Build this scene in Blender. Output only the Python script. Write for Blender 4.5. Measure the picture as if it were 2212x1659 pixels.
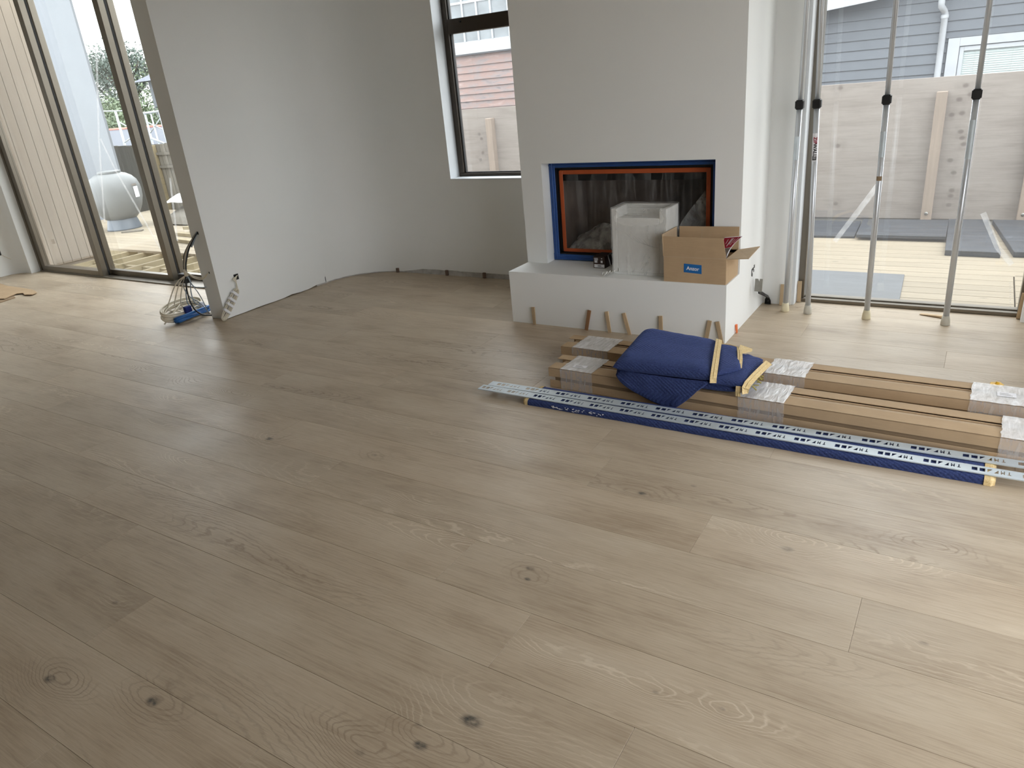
import bpy, bmesh, math, random
from mathutils import Vector, Matrix, noise
C = bpy.context.scene
for o in list(bpy.data.objects): bpy.data.objects.remove(o)
PI = math.pi
# ---------------------------------------------------------------- camera, sky, exposure
cam = bpy.data.objects.new('camera', bpy.data.cameras.new('camera')); C.collection.objects.link(cam)
cam.matrix_world = Matrix(((0.84648429, -0.13553748, 0.51487274, 0.0),
                           (0.52519313, 0.37129496, -0.76571028, 0.0),
                           (-0.08738721, 0.91856935, 0.38547870, 1.55),
                           (0, 0, 0, 1)))
cam.data.sensor_width = 36.0; cam.data.lens = 1554.47 / 2212 * 36.0
cam.data.clip_start = 0.05; cam.data.clip_end = 300
C.camera = cam
C.view_settings.view_transform = 'Standard'; C.view_settings.look = 'None'
C.view_settings.gamma = 1.0; C.view_settings.use_curve_mapping = False
C.view_settings.exposure = 1.52
SKY = 2.0
W = bpy.data.worlds.new('overcast_sky'); C.world = W; W.use_nodes = True
nt = W.node_tree; nt.nodes.clear()
tc = nt.nodes.new('ShaderNodeTexCoord'); sx = nt.nodes.new('ShaderNodeSeparateXYZ')
nt.links.new(tc.outputs['Generated'], sx.inputs[0])
rp = nt.nodes.new('ShaderNodeValToRGB')
rp.color_ramp.elements[0].position = 0.0; rp.color_ramp.elements[0].color = (.80, .815, .83, 1)
rp.color_ramp.elements[1].position = 1.0; rp.color_ramp.elements[1].color = (.97, 1.0, 1.04, 1)
bgn = nt.nodes.new('ShaderNodeBackground'); bgn.inputs['Strength'].default_value = SKY
wo = nt.nodes.new('ShaderNodeOutputWorld')
nt.links.new(sx.outputs['Z'], rp.inputs[0]); nt.links.new(rp.outputs[0], bgn.inputs['Color']); nt.links.new(bgn.outputs[0], wo.inputs[0])
try:
    C.cycles.use_denoising = True; C.cycles.denoiser = 'OPENIMAGEDENOISE'
    C.cycles.max_bounces = 9; C.cycles.diffuse_bounces = 5; C.cycles.transparent_max_bounces = 14
    C.cycles.use_adaptive_sampling = True; C.cycles.adaptive_threshold = .03; C.cycles.adaptive_min_samples = 20
    C.cycles.caustics_reflective = False; C.cycles.caustics_refractive = False
    C.cycles.sample_clamp_indirect = 6.0
except Exception: pass

# ---------------------------------------------------------------- material helpers
def s(r, g, b):
    f = lambda c: (c/255/12.92) if c/255 <= .04045 else ((c/255+.055)/1.055)**2.4
    return (f(r), f(g), f(b), 1.0)
class G:
    """tiny node graph builder"""
    def __init__(self, name):
        self.m = bpy.data.materials.new(name); self.m.use_nodes = True
        self.t = self.m.node_tree; self.t.nodes.clear()
    def n(self, typ, ins=None, **props):
        nd = self.t.nodes.new('ShaderNode' + typ)
        for k, v in props.items(): setattr(nd, k, v)
        for k, v in (ins or {}).items():
            sk = nd.inputs[k]
            if hasattr(v, 'is_output'): self.t.links.new(v, sk)
            else: sk.default_value = v
        return nd
    def math(self, op, a, b=0.0, c=None):
        d = {0: a, 1: b}
        if c is not None: d[2] = c
        return self.n('Math', d, operation=op).outputs[0]
    def vmath(self, op, a, b):
        return self.n('VectorMath', {0: a, 1: b}, operation=op).outputs[0]
    def noise(self, vec, scale, detail=3.0, rough=.5, dist=0.0, out='Fac'):
        return self.n('TexNoise', {'Vector': vec, 'Scale': scale, 'Detail': detail, 'Roughness': rough, 'Distortion': dist}).outputs[out]
    def mix(self, f, a, b, blend='MIX'):
        nd = self.n('Mix', {0: f, 6: a, 7: b}, data_type='RGBA', blend_type=blend); return nd.outputs[2]
    def ramp(self, f, stops):
        nd = self.n('ValToRGB', {0: f}); e = nd.color_ramp.elements
        while len(e) < len(stops): e.new(0.5)
        for i, (p, c) in enumerate(stops):
            e[i].position = p; e[i].color = c if len(c) == 4 else (*c, 1)
        return nd.outputs[0]
    def bump(self, h, strength=.3, dist=.01):
        return self.n('Bump', {'Height': h, 'Strength': strength, 'Distance': dist}).outputs[0]
    def out(self, sh):
        o = self.n('OutputMaterial', {0: sh}); return self.m
    def pbr(self, col, rough=.6, metal=0.0, normal=None, **kw):
        d = {'Base Color': col, 'Roughness': rough, 'Metallic': metal}
        if normal is not None: d['Normal'] = normal
        d.update(kw); return self.n('BsdfPrincipled', d).outputs[0]
def pmat(name, col, rough=.6, var=.10, scale=6.0, stretch=(1, 1, 1), metal=0.0, bump=0.0, rnd=0.0, coord='Object', spec=.5, detail=4):
    """plain surface: one colour with slight procedural variation in tone, and a touch of relief"""
    g = G(name)
    tc = g.n('TexCoord').outputs[coord]
    v = g.vmath('MULTIPLY', tc, stretch)
    oi = g.n('ObjectInfo').outputs['Random']
    v = g.vmath('ADD', v, g.n('CombineXYZ', {0: g.math('MULTIPLY', oi, 31.0), 1: g.math('MULTIPLY', oi, 17.0), 2: oi}).outputs[0])
    f = g.noise(v, scale, detail)
    lo = tuple(max(0, c*(1-var)) for c in col[:3]) + (1,); hi = tuple(min(1, c*(1+var)) for c in col[:3]) + (1,)
    c = g.ramp(f, [(.3, lo), (.7, hi)])
    if rnd:
        c = g.mix(1.0, c, g.ramp(oi, [(0, (1-rnd,)*3), (1, (1+rnd*.5,)*3)]), 'MULTIPLY')
    nrm = g.bump(f, bump, .004) if bump else None
    return g.out(g.pbr(c, rough, metal, nrm, **{'Specular IOR Level': spec}))
def glass_mat(name, tint=(.97, .985, .98, 1), refl=1.0, haze=0.0):
    g = G(name)
    bf = g.n('NewGeometry').outputs['Backfacing']
    fr = g.n('Fresnel', {'IOR': g.math('SUBTRACT', 1.5, g.math('MULTIPLY', bf, 1.5 - 1/1.5))}).outputs[0]
    fr = g.math('MULTIPLY', fr, refl)
    tr = g.n('BsdfTransparent', {0: tint}).outputs[0]
    if haze:
        tr = g.n('MixShader', {0: haze, 1: tr, 2: g.n('BsdfTranslucent', {0: (.9, .92, .96, 1)}).outputs[0]}).outputs[0]
    gl = g.n('BsdfGlossy', {0: (1, 1, 1, 1), 'Roughness': 0.01}).outputs[0]
    return g.out(g.n('MixShader', {0: fr, 1: tr, 2: gl}).outputs[0])
def film_mat(name, amin, amax, stretch, scale, rough=.18, col=(.82, .82, .82, 1), lo=.35, hi=.7, thru=0.0, bmp=.5):
    """clear plastic film: mostly see-through, milky where it is doubled or creased"""
    g = G(name)
    tc = g.n('TexCoord').outputs['Object']
    f = g.noise(g.vmath('MULTIPLY', tc, stretch), scale, 5, .6, .6)
    a = g.n('MapRange', {0: f, 1: lo, 2: hi, 3: amin, 4: amax}).outputs[0]
    b = g.bump(f, bmp, .02)
    body = g.pbr(col, rough, 0, b, **{'Specular IOR Level': .8})
    if thru:
        body = g.n('MixShader', {0: thru, 1: body, 2: g.n('BsdfTranslucent', {0: col}).outputs[0]}).outputs[0]
    tr = g.n('BsdfTransparent', {0: (.98, .98, .98, 1)}).outputs[0]
    return g.out(g.n('MixShader', {0: a, 1: tr, 2: body}).outputs[0])

# ---------------------------------------------------------------- mesh helpers
class MB:
    def __init__(self): self.v = []; self.f = []
    def add(self, vs, fs):
        b = len(self.v); self.v += [tuple(p) for p in vs]; self.f += [tuple(i+b for i in q) for q in fs]; return self
    def box(self, x0, x1, y0, y1, z0, z1):
        return self.add([(x0,y0,z0),(x1,y0,z0),(x1,y1,z0),(x0,y1,z0),(x0,y0,z1),(x1,y0,z1),(x1,y1,z1),(x0,y1,z1)],
                        [(0,3,2,1),(4,5,6,7),(0,1,5,4),(1,2,6,5),(2,3,7,6),(3,0,4,7)])
    def bar(self, a, b, w, h, up=(0, 0, 1), w2=None, h2=None):
        """rectangular bar from a to b, w across, h along up (may taper)"""
        a = Vector(a); b = Vector(b); d = (b-a).normalized(); u = Vector(up)
        sd = d.cross(u)
        if sd.length < 1e-5: sd = d.cross(Vector((1, 0, 0)))
        sd.normalize(); u = sd.cross(d).normalized()
        w2 = w if w2 is None else w2; h2 = h if h2 is None else h2
        vs = []
        for p, ww, hh in ((a, w, h), (b, w2, h2)):
            for i, j in ((-1, -1), (1, -1), (1, 1), (-1, 1)): vs.append(p + sd*(i*ww/2) + u*(j*hh/2))
        return self.add(vs, [(0,3,2,1),(4,5,6,7),(0,1,5,4),(1,2,6,5),(2,3,7,6),(3,0,4,7)])
    def tube(self, pts, r, n=8, close=False):
        pts = [Vector(p) for p in pts]; m = len(pts); rr = r if isinstance(r, (list, tuple)) else [r]*m
        base = len(self.v); ref = Vector((.137, .31, .94))
        for i, p in enumerate(pts):
            if close: d = pts[(i+1) % m] - pts[i-1]
            else: d = pts[min(i+1, m-1)] - pts[max(i-1, 0)]
            d.normalize(); a = d.cross(ref)
            if a.length < .05: a = d.cross(Vector((1, 0, 0)))
            a.normalize(); b = d.cross(a); ref = b if False else ref
            for k in range(n):
                t = 2*PI*k/n; q = p + (a*math.cos(t) + b*math.sin(t))*rr[i]; self.v.append(tuple(q))
        for i in range(m if close else m-1):
            j = (i+1) % m
            for k in range(n):
                k2 = (k+1) % n
                self.f.append((base+i*n+k, base+i*n+k2, base+j*n+k2, base+j*n+k))
        if not close:
            self.f.append(tuple(base+k for k in reversed(range(n)))); self.f.append(tuple(base+(m-1)*n+k for k in range(n)))
        return self
    def lathe(self, prof, c=(0, 0, 0), n=32):
        base = len(self.v); cx, cy, cz = c
        for r, z in prof:
            for k in range(n):
                t = 2*PI*k/n; self.v.append((cx+r*math.cos(t), cy+r*math.sin(t), cz+z))
        for i in range(len(prof)-1):
            for k in range(n):
                k2 = (k+1) % n; self.f.append((base+i*n+k, base+i*n+k2, base+(i+1)*n+k2, base+(i+1)*n+k))
        self.f.append(tuple(base+k for k in reversed(range(n)))); self.f.append(tuple(base+(len(prof)-1)*n+k for k in range(n)))
        return self
    def prism(self, poly, vec):
        """polygon (list of 3D points) swept along vec"""
        n = len(poly); P = [Vector(p) for p in poly]; v = Vector(vec)
        return self.add(P + [p+v for p in P], [tuple(reversed(range(n))), tuple(range(n, 2*n))] + [(i, (i+1) % n, (i+1) % n+n, i+n) for i in range(n)])
    def grid(self, fn, nu, nv):
        base = len(self.v)
        for i in range(nu+1):
            for j in range(nv+1): self.v.append(tuple(fn(i/nu, j/nv)))
        for i in range(nu):
            for j in range(nv):
                a = base+i*(nv+1)+j; self.f.append((a, a+nv+1, a+nv+2, a+1))
        return self
    def mesh(self, name):
        me = bpy.data.meshes.new(name); me.from_pydata(self.v, [], self.f); me.update()
        bm = bmesh.new(); bm.from_mesh(me); bmesh.ops.recalc_face_normals(bm, faces=bm.faces); bm.to_mesh(me); bm.free()
        return me
    def build(self, name, mat, parent=None, smooth=False, bevel=0.0, seg=1, solid=0.0, angle=None, **props):
        me = self.mesh(name); me.materials.append(mat)
        return link(name, me, parent, smooth, bevel, seg, solid, **props)
def link(name, me, parent=None, smooth=False, bevel=0.0, seg=1, solid=0.0, **props):
    o = bpy.data.objects.new(name, me); C.collection.objects.link(o)
    if smooth:
        for p in me.polygons: p.use_smooth = True
    if bevel:
        bm = bmesh.new(); bm.from_mesh(me)
        es = [e for e in bm.edges if len(e.link_faces) == 2 and e.calc_face_angle(0) > .5]
        bmesh.ops.bevel(bm, geom=es, offset=bevel, segments=seg, affect='EDGES', clamp_overlap=True)
        bm.to_mesh(me); bm.free()
    if solid:
        md = o.modifiers.new('thickness', 'SOLIDIFY'); md.thickness = solid; md.offset = 0
    if parent: o.parent = parent
    for k, v in props.items(): o[k] = v
    return o
def thing(name, label, cat, loc=(0, 0, 0), rz=0.0, group=None, kind=None):
    o = bpy.data.objects.new(name, None); C.collection.objects.link(o); o.location = loc; o.rotation_euler = (0, 0, rz)
    o.empty_display_size = .1
    o['label'] = label; o['category'] = cat
    if group: o['group'] = group
    if kind: o['kind'] = kind
    return o
def tag(o, label, cat, group=None):
    o['label'] = label; o['category'] = cat
    if group: o['group'] = group
    return o
def struct(name, label=None):
    o = bpy.data.objects.new(name, None); C.collection.objects.link(o); o['kind'] = 'structure'
    if label: o['label'] = label
    return o
def bx(*a): return MB().box(*a)
def text(name, body, size, mat, parent, mw, bold=0.0, extrude=.0004):
    cu = bpy.data.curves.new(name, 'FONT'); cu.body = body; cu.size = size; cu.extrude = extrude; cu.offset = bold
    cu.align_x = 'CENTER'; cu.align_y = 'CENTER'
    t = bpy.data.objects.new(name, cu); C.collection.objects.link(t)
    bpy.context.view_layer.update()
    me = bpy.data.meshes.new_from_object(t); bpy.data.objects.remove(t)
    me.materials.clear(); me.materials.append(mat)
    o = link(name, me, parent); o.matrix_local = mw
    return o
def frame_mat(loc, xa, ya):
    x = Vector(xa).normalized(); y = Vector(ya).normalized(); z = x.cross(y)
    return Matrix.Translation(loc) @ Matrix((x, y, z)).transposed().to_4x4()
R = random.Random(7)

# ---------------------------------------------------------------- materials
def oak_mat():
    g = G('oiled_oak')
    pos = g.n('NewGeometry').outputs['Position']
    rnd = g.n('ObjectInfo').outputs['Random']
    off = g.n('CombineXYZ', {0: g.math('MULTIPLY', rnd, 53.0), 1: g.math('MULTIPLY', rnd, 29.0), 2: g.math('MULTIPLY', rnd, 7.0)}).outputs[0]
    p = g.vmath('ADD', pos, off)
    knots = [(-2.203,.606,.028),(-1.82,.704,.03),(-2.366,.913,.018),(-1.029,.95,.026),(-1.073,.996,.016),(-.956,1.075,.04),(-1.141,1.701,.02),
             (-1.119,1.648,.016),(-.978,2.304,.024),(-.395,2.17,.03),(.037,1.885,.016),(-.813,2.437,.016),(-2.239,2.12,.02),(-2.874,2.039,.03),
             (-.388,1.41,.012),(-.56,1.385,.012),(-1.156,.86,.02)]
    soft = {2, 4, 9, 10, 11, 12, 14, 15, 16}
    swirls = [(-4.55,2.43,.30),(-4.05,2.39,.28),(-3.58,2.37,.26),(-3.86,2.17,.25),(-3.07,1.69,.30),(-3.62,1.89,.28),(-.10,2.25,.26),(-.38,2.235,.22),(.02,2.39,.2),(-.86,1.38,.24),(-.62,1.39,.22),(-.36,1.41,.22),(-2.15,.62,.24),(-1.2,.89,.24),(-1.75,1.86,.24)]
    dk = None; fld = None
    smk = None
    for (kx, ky, kr) in swirls:
        d = g.vmath('MULTIPLY', g.vmath('SUBTRACT', pos, (kx, ky, 0)), (1.0, 3.0, 0))
        L = g.n('VectorMath', {0: d}, operation='LENGTH').outputs['Value']
        w = g.n('MapRange', {0: L, 1: 0.0, 2: kr, 3: 1.0, 4: 0.0}, interpolation_type='SMOOTHSTEP').outputs[0]
        smk = w if smk is None else g.math('ADD', smk, w)
    for ki, (kx, ky, kr) in enumerate(knots):
        d = g.vmath('MULTIPLY', g.vmath('SUBTRACT', pos, (kx, ky, 0)), (.75, 1.25, 0))
        L = g.n('VectorMath', {0: d}, operation='LENGTH').outputs['Value']
        core = g.n('MapRange', {0: L, 1: kr*.2, 2: kr*.85, 3: (.4 if ki in soft else .95), 4: 0.0}, interpolation_type='SMOOTHSTEP').outputs[0]
        fl = g.n('MapRange', {0: L, 1: 0.0, 2: kr*6, 3: kr*45, 4: 0.0}, interpolation_type='SMOOTHSTEP').outputs[0]
        dk = core if dk is None else g.math('MAXIMUM', dk, core)
        fld = fl if fld is None else g.math('ADD', fld, fl)
    broad = g.noise(g.vmath('MULTIPLY', p, (.9, 3.2, 1)), 1.6, 3)
    warp = g.noise(g.vmath('MULTIPLY', p, (.55, 3.6, 1)), 1.3, 1.2, .45, .15)
    yv = g.n('SeparateXYZ', {0: p}).outputs[1]
    ph = g.math('ADD', g.math('ADD', g.math('MULTIPLY', yv, 34.0), g.math('MULTIPLY', warp, 30.0)), g.math('ADD', g.math('MULTIPLY', fld, 2.6), g.math('MULTIPLY', smk, 5.0)))
    wob = g.noise(g.vmath('MULTIPLY', p, (9, 20, 1)), 3.0, 3)
    ph = g.math('ADD', ph, g.math('MULTIPLY', wob, 1.0))
    ring = g.math('PINGPONG', ph, 0.5)
    ring = g.n('MapRange', {0: ring, 1: 0.0, 2: .22, 3: 1.0, 4: 0.0}, interpolation_type='SMOOTHSTEP').outputs[0]
    msk = g.noise(g.vmath('MULTIPLY', p, (.6, 4.2, 1)), 1.1, 1.5)
    msk = g.n('MapRange', {0: msk, 1: .52, 2: .68, 3: .05, 4: 1.0}).outputs[0]
    msk = g.math('MAXIMUM', msk, g.math('MINIMUM', g.math('MULTIPLY', fld, .8), .7))
    msk = g.math('MAXIMUM', msk, g.math('MINIMUM', g.math('MULTIPLY', smk, 1.6), 1.0))
    ring = g.math('MULTIPLY', ring, msk)
    fib = g.noise(g.vmath('MULTIPLY', p, (2.2, 62, 1)), 2.4, 4, .62)
    pore = g.noise(g.vmath('MULTIPLY', p, (7, 190, 1)), 2.0, 2, .5)
    cloud = g.noise(g.vmath('MULTIPLY', p, (3.0, 7.5, 1)), 1.5, 4, .6)
    tone = g.math('ADD', g.math('ADD', g.math('MULTIPLY', broad, .42), g.math('MULTIPLY', fib, .36)), g.math('MULTIPLY', cloud, .26))
    col = g.ramp(tone, [(.36, s(157, 139, 117)), (.52, s(182, 166, 144)), (.70, s(196, 182, 161))])
    col = g.mix(1.0, col, g.ramp(rnd, [(0, (.91, .905, .90)), (.5, (.985, .98, .97)), (1, (1.04, 1.03, 1.02))]), 'MULTIPLY')
    lime = g.math('GREATER_THAN', g.math('FRACT', g.math('MULTIPLY', rnd, 7.31)), .5)
    col = g.mix(g.math('MULTIPLY', ring, .42), col, g.mix(lime, s(118, 100, 82), s(226, 212, 190)))
    col = g.mix(g.n('MapRange', {0: pore, 1: .56, 2: .72, 3: 0.0, 4: .22}).outputs[0], col, s(116, 98, 80))
    halo = g.math('MULTIPLY', g.math('MINIMUM', fld, 1.0), .12)
    col = g.mix(halo, col, s(138, 116, 92))
    kn = g.noise(g.vmath('MULTIPLY', pos, (40, 60, 1)), 1.0, 3)
    dk = g.math('MULTIPLY', dk, g.n('MapRange', {0: kn, 1: .35, 2: .6, 3: .35, 4: 1.0}).outputs[0])
    col = g.mix(dk, col, s(62, 62, 60))
    h = g.math('SUBTRACT', g.math('MULTIPLY', fib, .35), g.math('ADD', g.math('MULTIPLY', ring, .5), g.math('MULTIPLY', pore, .3)))
    nrm = g.bump(h, .22, .0025)
    rg = g.n('MapRange', {0: g.noise(pos, 2.3, 3), 1: .3, 2: .7, 3: .36, 4: .47}).outputs[0]
    rg = g.math('ADD', rg, g.math('MULTIPLY', ring, .10))
    return g.out(g.pbr(col, rg, 0, nrm, **{'Specular IOR Level': .5}))
def wallpaint():
    g = G('white_wall_paint')
    pos = g.n('NewGeometry').outputs['Position']
    f = g.noise(pos, 1.3, 3); f2 = g.noise(pos, 90, 2)
    c = g.ramp(f, [(.3, s(236, 238, 237)), (.7, s(240, 241, 240))])
    return g.out(g.pbr(c, .62, 0, g.bump(f2, .05, .002), **{'Specular IOR Level': .3}))
def board_mat(name, col, axis, var=.16, rnd=.18, knot=True, rough=.7, bump=.25, ring=.0):
    """softwood: streaks along one axis, odd small knots, tone differing board to board"""
    g = G(name)
    pos = g.n('NewGeometry').outputs['Position']; rn = g.n('ObjectInfo').outputs['Random']
    off = g.n('CombineXYZ', {0: g.math('MULTIPLY', rn, 41.0), 1: g.math('MULTIPLY', rn, 23.0), 2: g.math('MULTIPLY', rn, 13.0)}).outputs[0]
    st = [14.0, 14.0, 14.0]; st[axis] = .9
    f = g.noise(g.vmath('MULTIPLY', g.vmath('ADD', pos, off), tuple(st)), 2.0, 4, .6)
    lo = tuple(c*(1-var) for c in col[:3]); hi = tuple(min(1, c*(1+var)) for c in col[:3])
    c = g.ramp(f, [(.3, lo), (.7, hi)])
    c = g.mix(1.0, c, g.ramp(rn, [(0, (1-rnd,)*3), (1, (1+rnd*.6,)*3)]), 'MULTIPLY')
    if knot:
        ks = [5.0, 5.0, 5.0]; ks[axis] = 3.0
        vo = g.n('TexVoronoi', {'Vector': g.vmath('MULTIPLY', g.vmath('ADD', pos, off), tuple(ks)), 'Scale': 1.0}).outputs['Distance']
        c = g.mix(g.n('MapRange', {0: vo, 1: .04, 2: .1, 3: .55, 4: 0}).outputs[0], c, tuple(x*.45 for x in col[:3]) + (1,))
    return g.out(g.pbr(c, rough, 0, g.bump(f, bump, .003), **{'Specular IOR Level': .3}))
def ply_mat():
    g = G('weathered_plywood')
    pos = g.n('NewGeometry').outputs['Position']
    f = g.noise(g.vmath('MULTIPLY', pos, (.8, 1, 6)), 1.8, 5, .6, .5)
    fine = g.noise(g.vmath('MULTIPLY', pos, (2, 1, 40)), 2.5, 4, .6)
    c = g.ramp(g.math('ADD', g.math('MULTIPLY', f, .6), g.math('MULTIPLY', fine, .4)), [(.3, s(128, 119, 112)), (.5, s(143, 135, 128)), (.72, s(152, 145, 138))])
    # knots in the veneer, each a fixed stain of the sheet
    kn = [(-.245,1.161),(-.195,1.081),(-.28,1.043),(-.242,.923),(-.324,.912),(-.232,.761),(-.212,.703),(-.194,.647),(-.283,.504),(-.241,.389),(-.236,.224),(-.238,.173),(-.244,.087),(-1.307,1.214),(-1.284,.669),(-1.26,.093),(-5.627,.901),(-5.627,.726),(-5.657,.96),(-5.675,.639)]
    acc = None; hal = None
    for (x, z) in kn:
        d = g.vmath('MULTIPLY', g.vmath('SUBTRACT', pos, (x, 0, z)), (1.0, 0, 1.25))
        L = g.n('VectorMath', {0: d}, operation='LENGTH').outputs['Value']
        w = g.n('MapRange', {0: L, 1: .012, 2: .034, 3: .62, 4: 0.0}, interpolation_type='SMOOTHSTEP').outputs[0]
        h = g.n('MapRange', {0: L, 1: .02, 2: .13, 3: .30, 4: 0.0}, interpolation_type='SMOOTHSTEP').outputs[0]
        acc = w if acc is None else g.math('MAXIMUM', acc, w); hal = h if hal is None else g.math('MAXIMUM', hal, h)
    hal = g.math('MULTIPLY', hal, g.n('MapRange', {0: g.noise(pos, 16, 3), 1: .35, 2: .65, 3: .2, 4: 1.2}).outputs[0])
    c = g.mix(hal, c, s(108, 98, 91)); c = g.mix(acc, c, s(92, 82, 76))
    blot = g.noise(pos, 1.9, 4, .6)
    c = g.mix(g.n('MapRange', {0: blot, 1: .6, 2: .78, 3: 0, 4: .35}).outputs[0], c, s(112, 102, 95))
    return g.out(g.pbr(c, .8, 0, g.bump(f, .12, .004), **{'Specular IOR Level': .2}))
def pink_mat():
    g = G('peeling_pink_paint')
    pos = g.n('NewGeometry').outputs['Position']; rn = g.n('ObjectInfo').outputs['Random']
    f = g.noise(g.vmath('ADD', g.vmath('MULTIPLY', pos, (1.2, 1, 5)), g.n('CombineXYZ', {0: g.math('MULTIPLY', rn, 30)}).outputs[0]), 2.2, 6, .65, .4)
    c = g.ramp(f, [(.30, s(104, 100, 101)), (.44, s(138, 127, 125)), (.57, s(146, 122, 115)), (.72, s(160, 143, 138))])
    return g.out(g.pbr(c, .8, 0, None, **{'Specular IOR Level': .2}))
def quilt_mat():
    g = G('navy_quilted_cloth')
    tc = g.n('TexCoord').outputs['Object']
    sp = g.n('SeparateXYZ', {0: tc})
    w = g.noise(tc, 7, 2)
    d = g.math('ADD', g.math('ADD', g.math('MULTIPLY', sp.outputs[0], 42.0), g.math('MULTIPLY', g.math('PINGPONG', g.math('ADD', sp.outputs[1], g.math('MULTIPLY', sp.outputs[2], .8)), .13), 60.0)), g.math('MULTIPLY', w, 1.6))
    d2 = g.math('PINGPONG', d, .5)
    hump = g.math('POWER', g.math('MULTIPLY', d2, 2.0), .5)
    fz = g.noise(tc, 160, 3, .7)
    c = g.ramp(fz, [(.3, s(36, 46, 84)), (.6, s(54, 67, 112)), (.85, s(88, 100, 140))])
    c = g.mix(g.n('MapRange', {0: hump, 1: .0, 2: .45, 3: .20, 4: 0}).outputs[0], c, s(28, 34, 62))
    lint = g.noise(tc, 42, 4, .7, 1.5)
    c = g.mix(g.n('MapRange', {0: lint, 1: .70, 2: .76, 3: 0, 4: .6}).outputs[0], c, s(190, 190, 200))
    h = g.math('ADD', g.math('MULTIPLY', hump, 1.0), g.math('MULTIPLY', fz, .3))
    return g.out(g.pbr(c, .85, 0, g.bump(h, .5, .004), **{'Specular IOR Level': .2, 'Sheen Weight': .35, 'Sheen Tint': s(120, 140, 210)}))
def binding_mat():
    g = G('yellow_binding_tape')
    tc = g.n('TexCoord').outputs['Object']
    f = g.noise(g.vmath('MULTIPLY', tc, (60, 20, 60)), 4, 3)
    c = g.ramp(f, [(.3, s(206, 178, 122)), (.7, s(226, 204, 158))])
    return g.out(g.pbr(c, .8, 0, g.bump(f, .5, .003)))
def card_mat(name, col):
    g = G(name)
    tc = g.n('TexCoord').outputs['Object']
    f = g.noise(g.vmath('MULTIPLY', tc, (3, 3, 3)), 3, 4); f2 = g.noise(g.vmath('MULTIPLY', tc, (6, 140, 140)), 2, 3)
    lo = tuple(c*.9 for c in col[:3]); hi = tuple(c*1.08 for c in col[:3])
    c = g.ramp(g.math('ADD', g.math('MULTIPLY', f, .6), g.math('MULTIPLY', f2, .4)), [(.3, lo), (.7, hi)])
    return g.out(g.pbr(c, .75, 0, g.bump(f2, .08, .002), **{'Specular IOR Level': .25}))
def slab_mat():
    g = G('dark_rubber_slab')
    pos = g.n('NewGeometry').outputs['Position']
    f = g.noise(g.vmath('MULTIPLY', pos, (1.3, 9, 9)), 2.0, 5, .6)
    f2 = g.noise(pos, 60, 2)
    c = g.ramp(g.math('ADD', g.math('MULTIPLY', f, .8), g.math('MULTIPLY', f2, .2)), [(.3, s(38, 40, 44)), (.7, s(66, 70, 76))])
    return g.out(g.pbr(c, .5, 0, g.bump(f2, .1, .002)))
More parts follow.
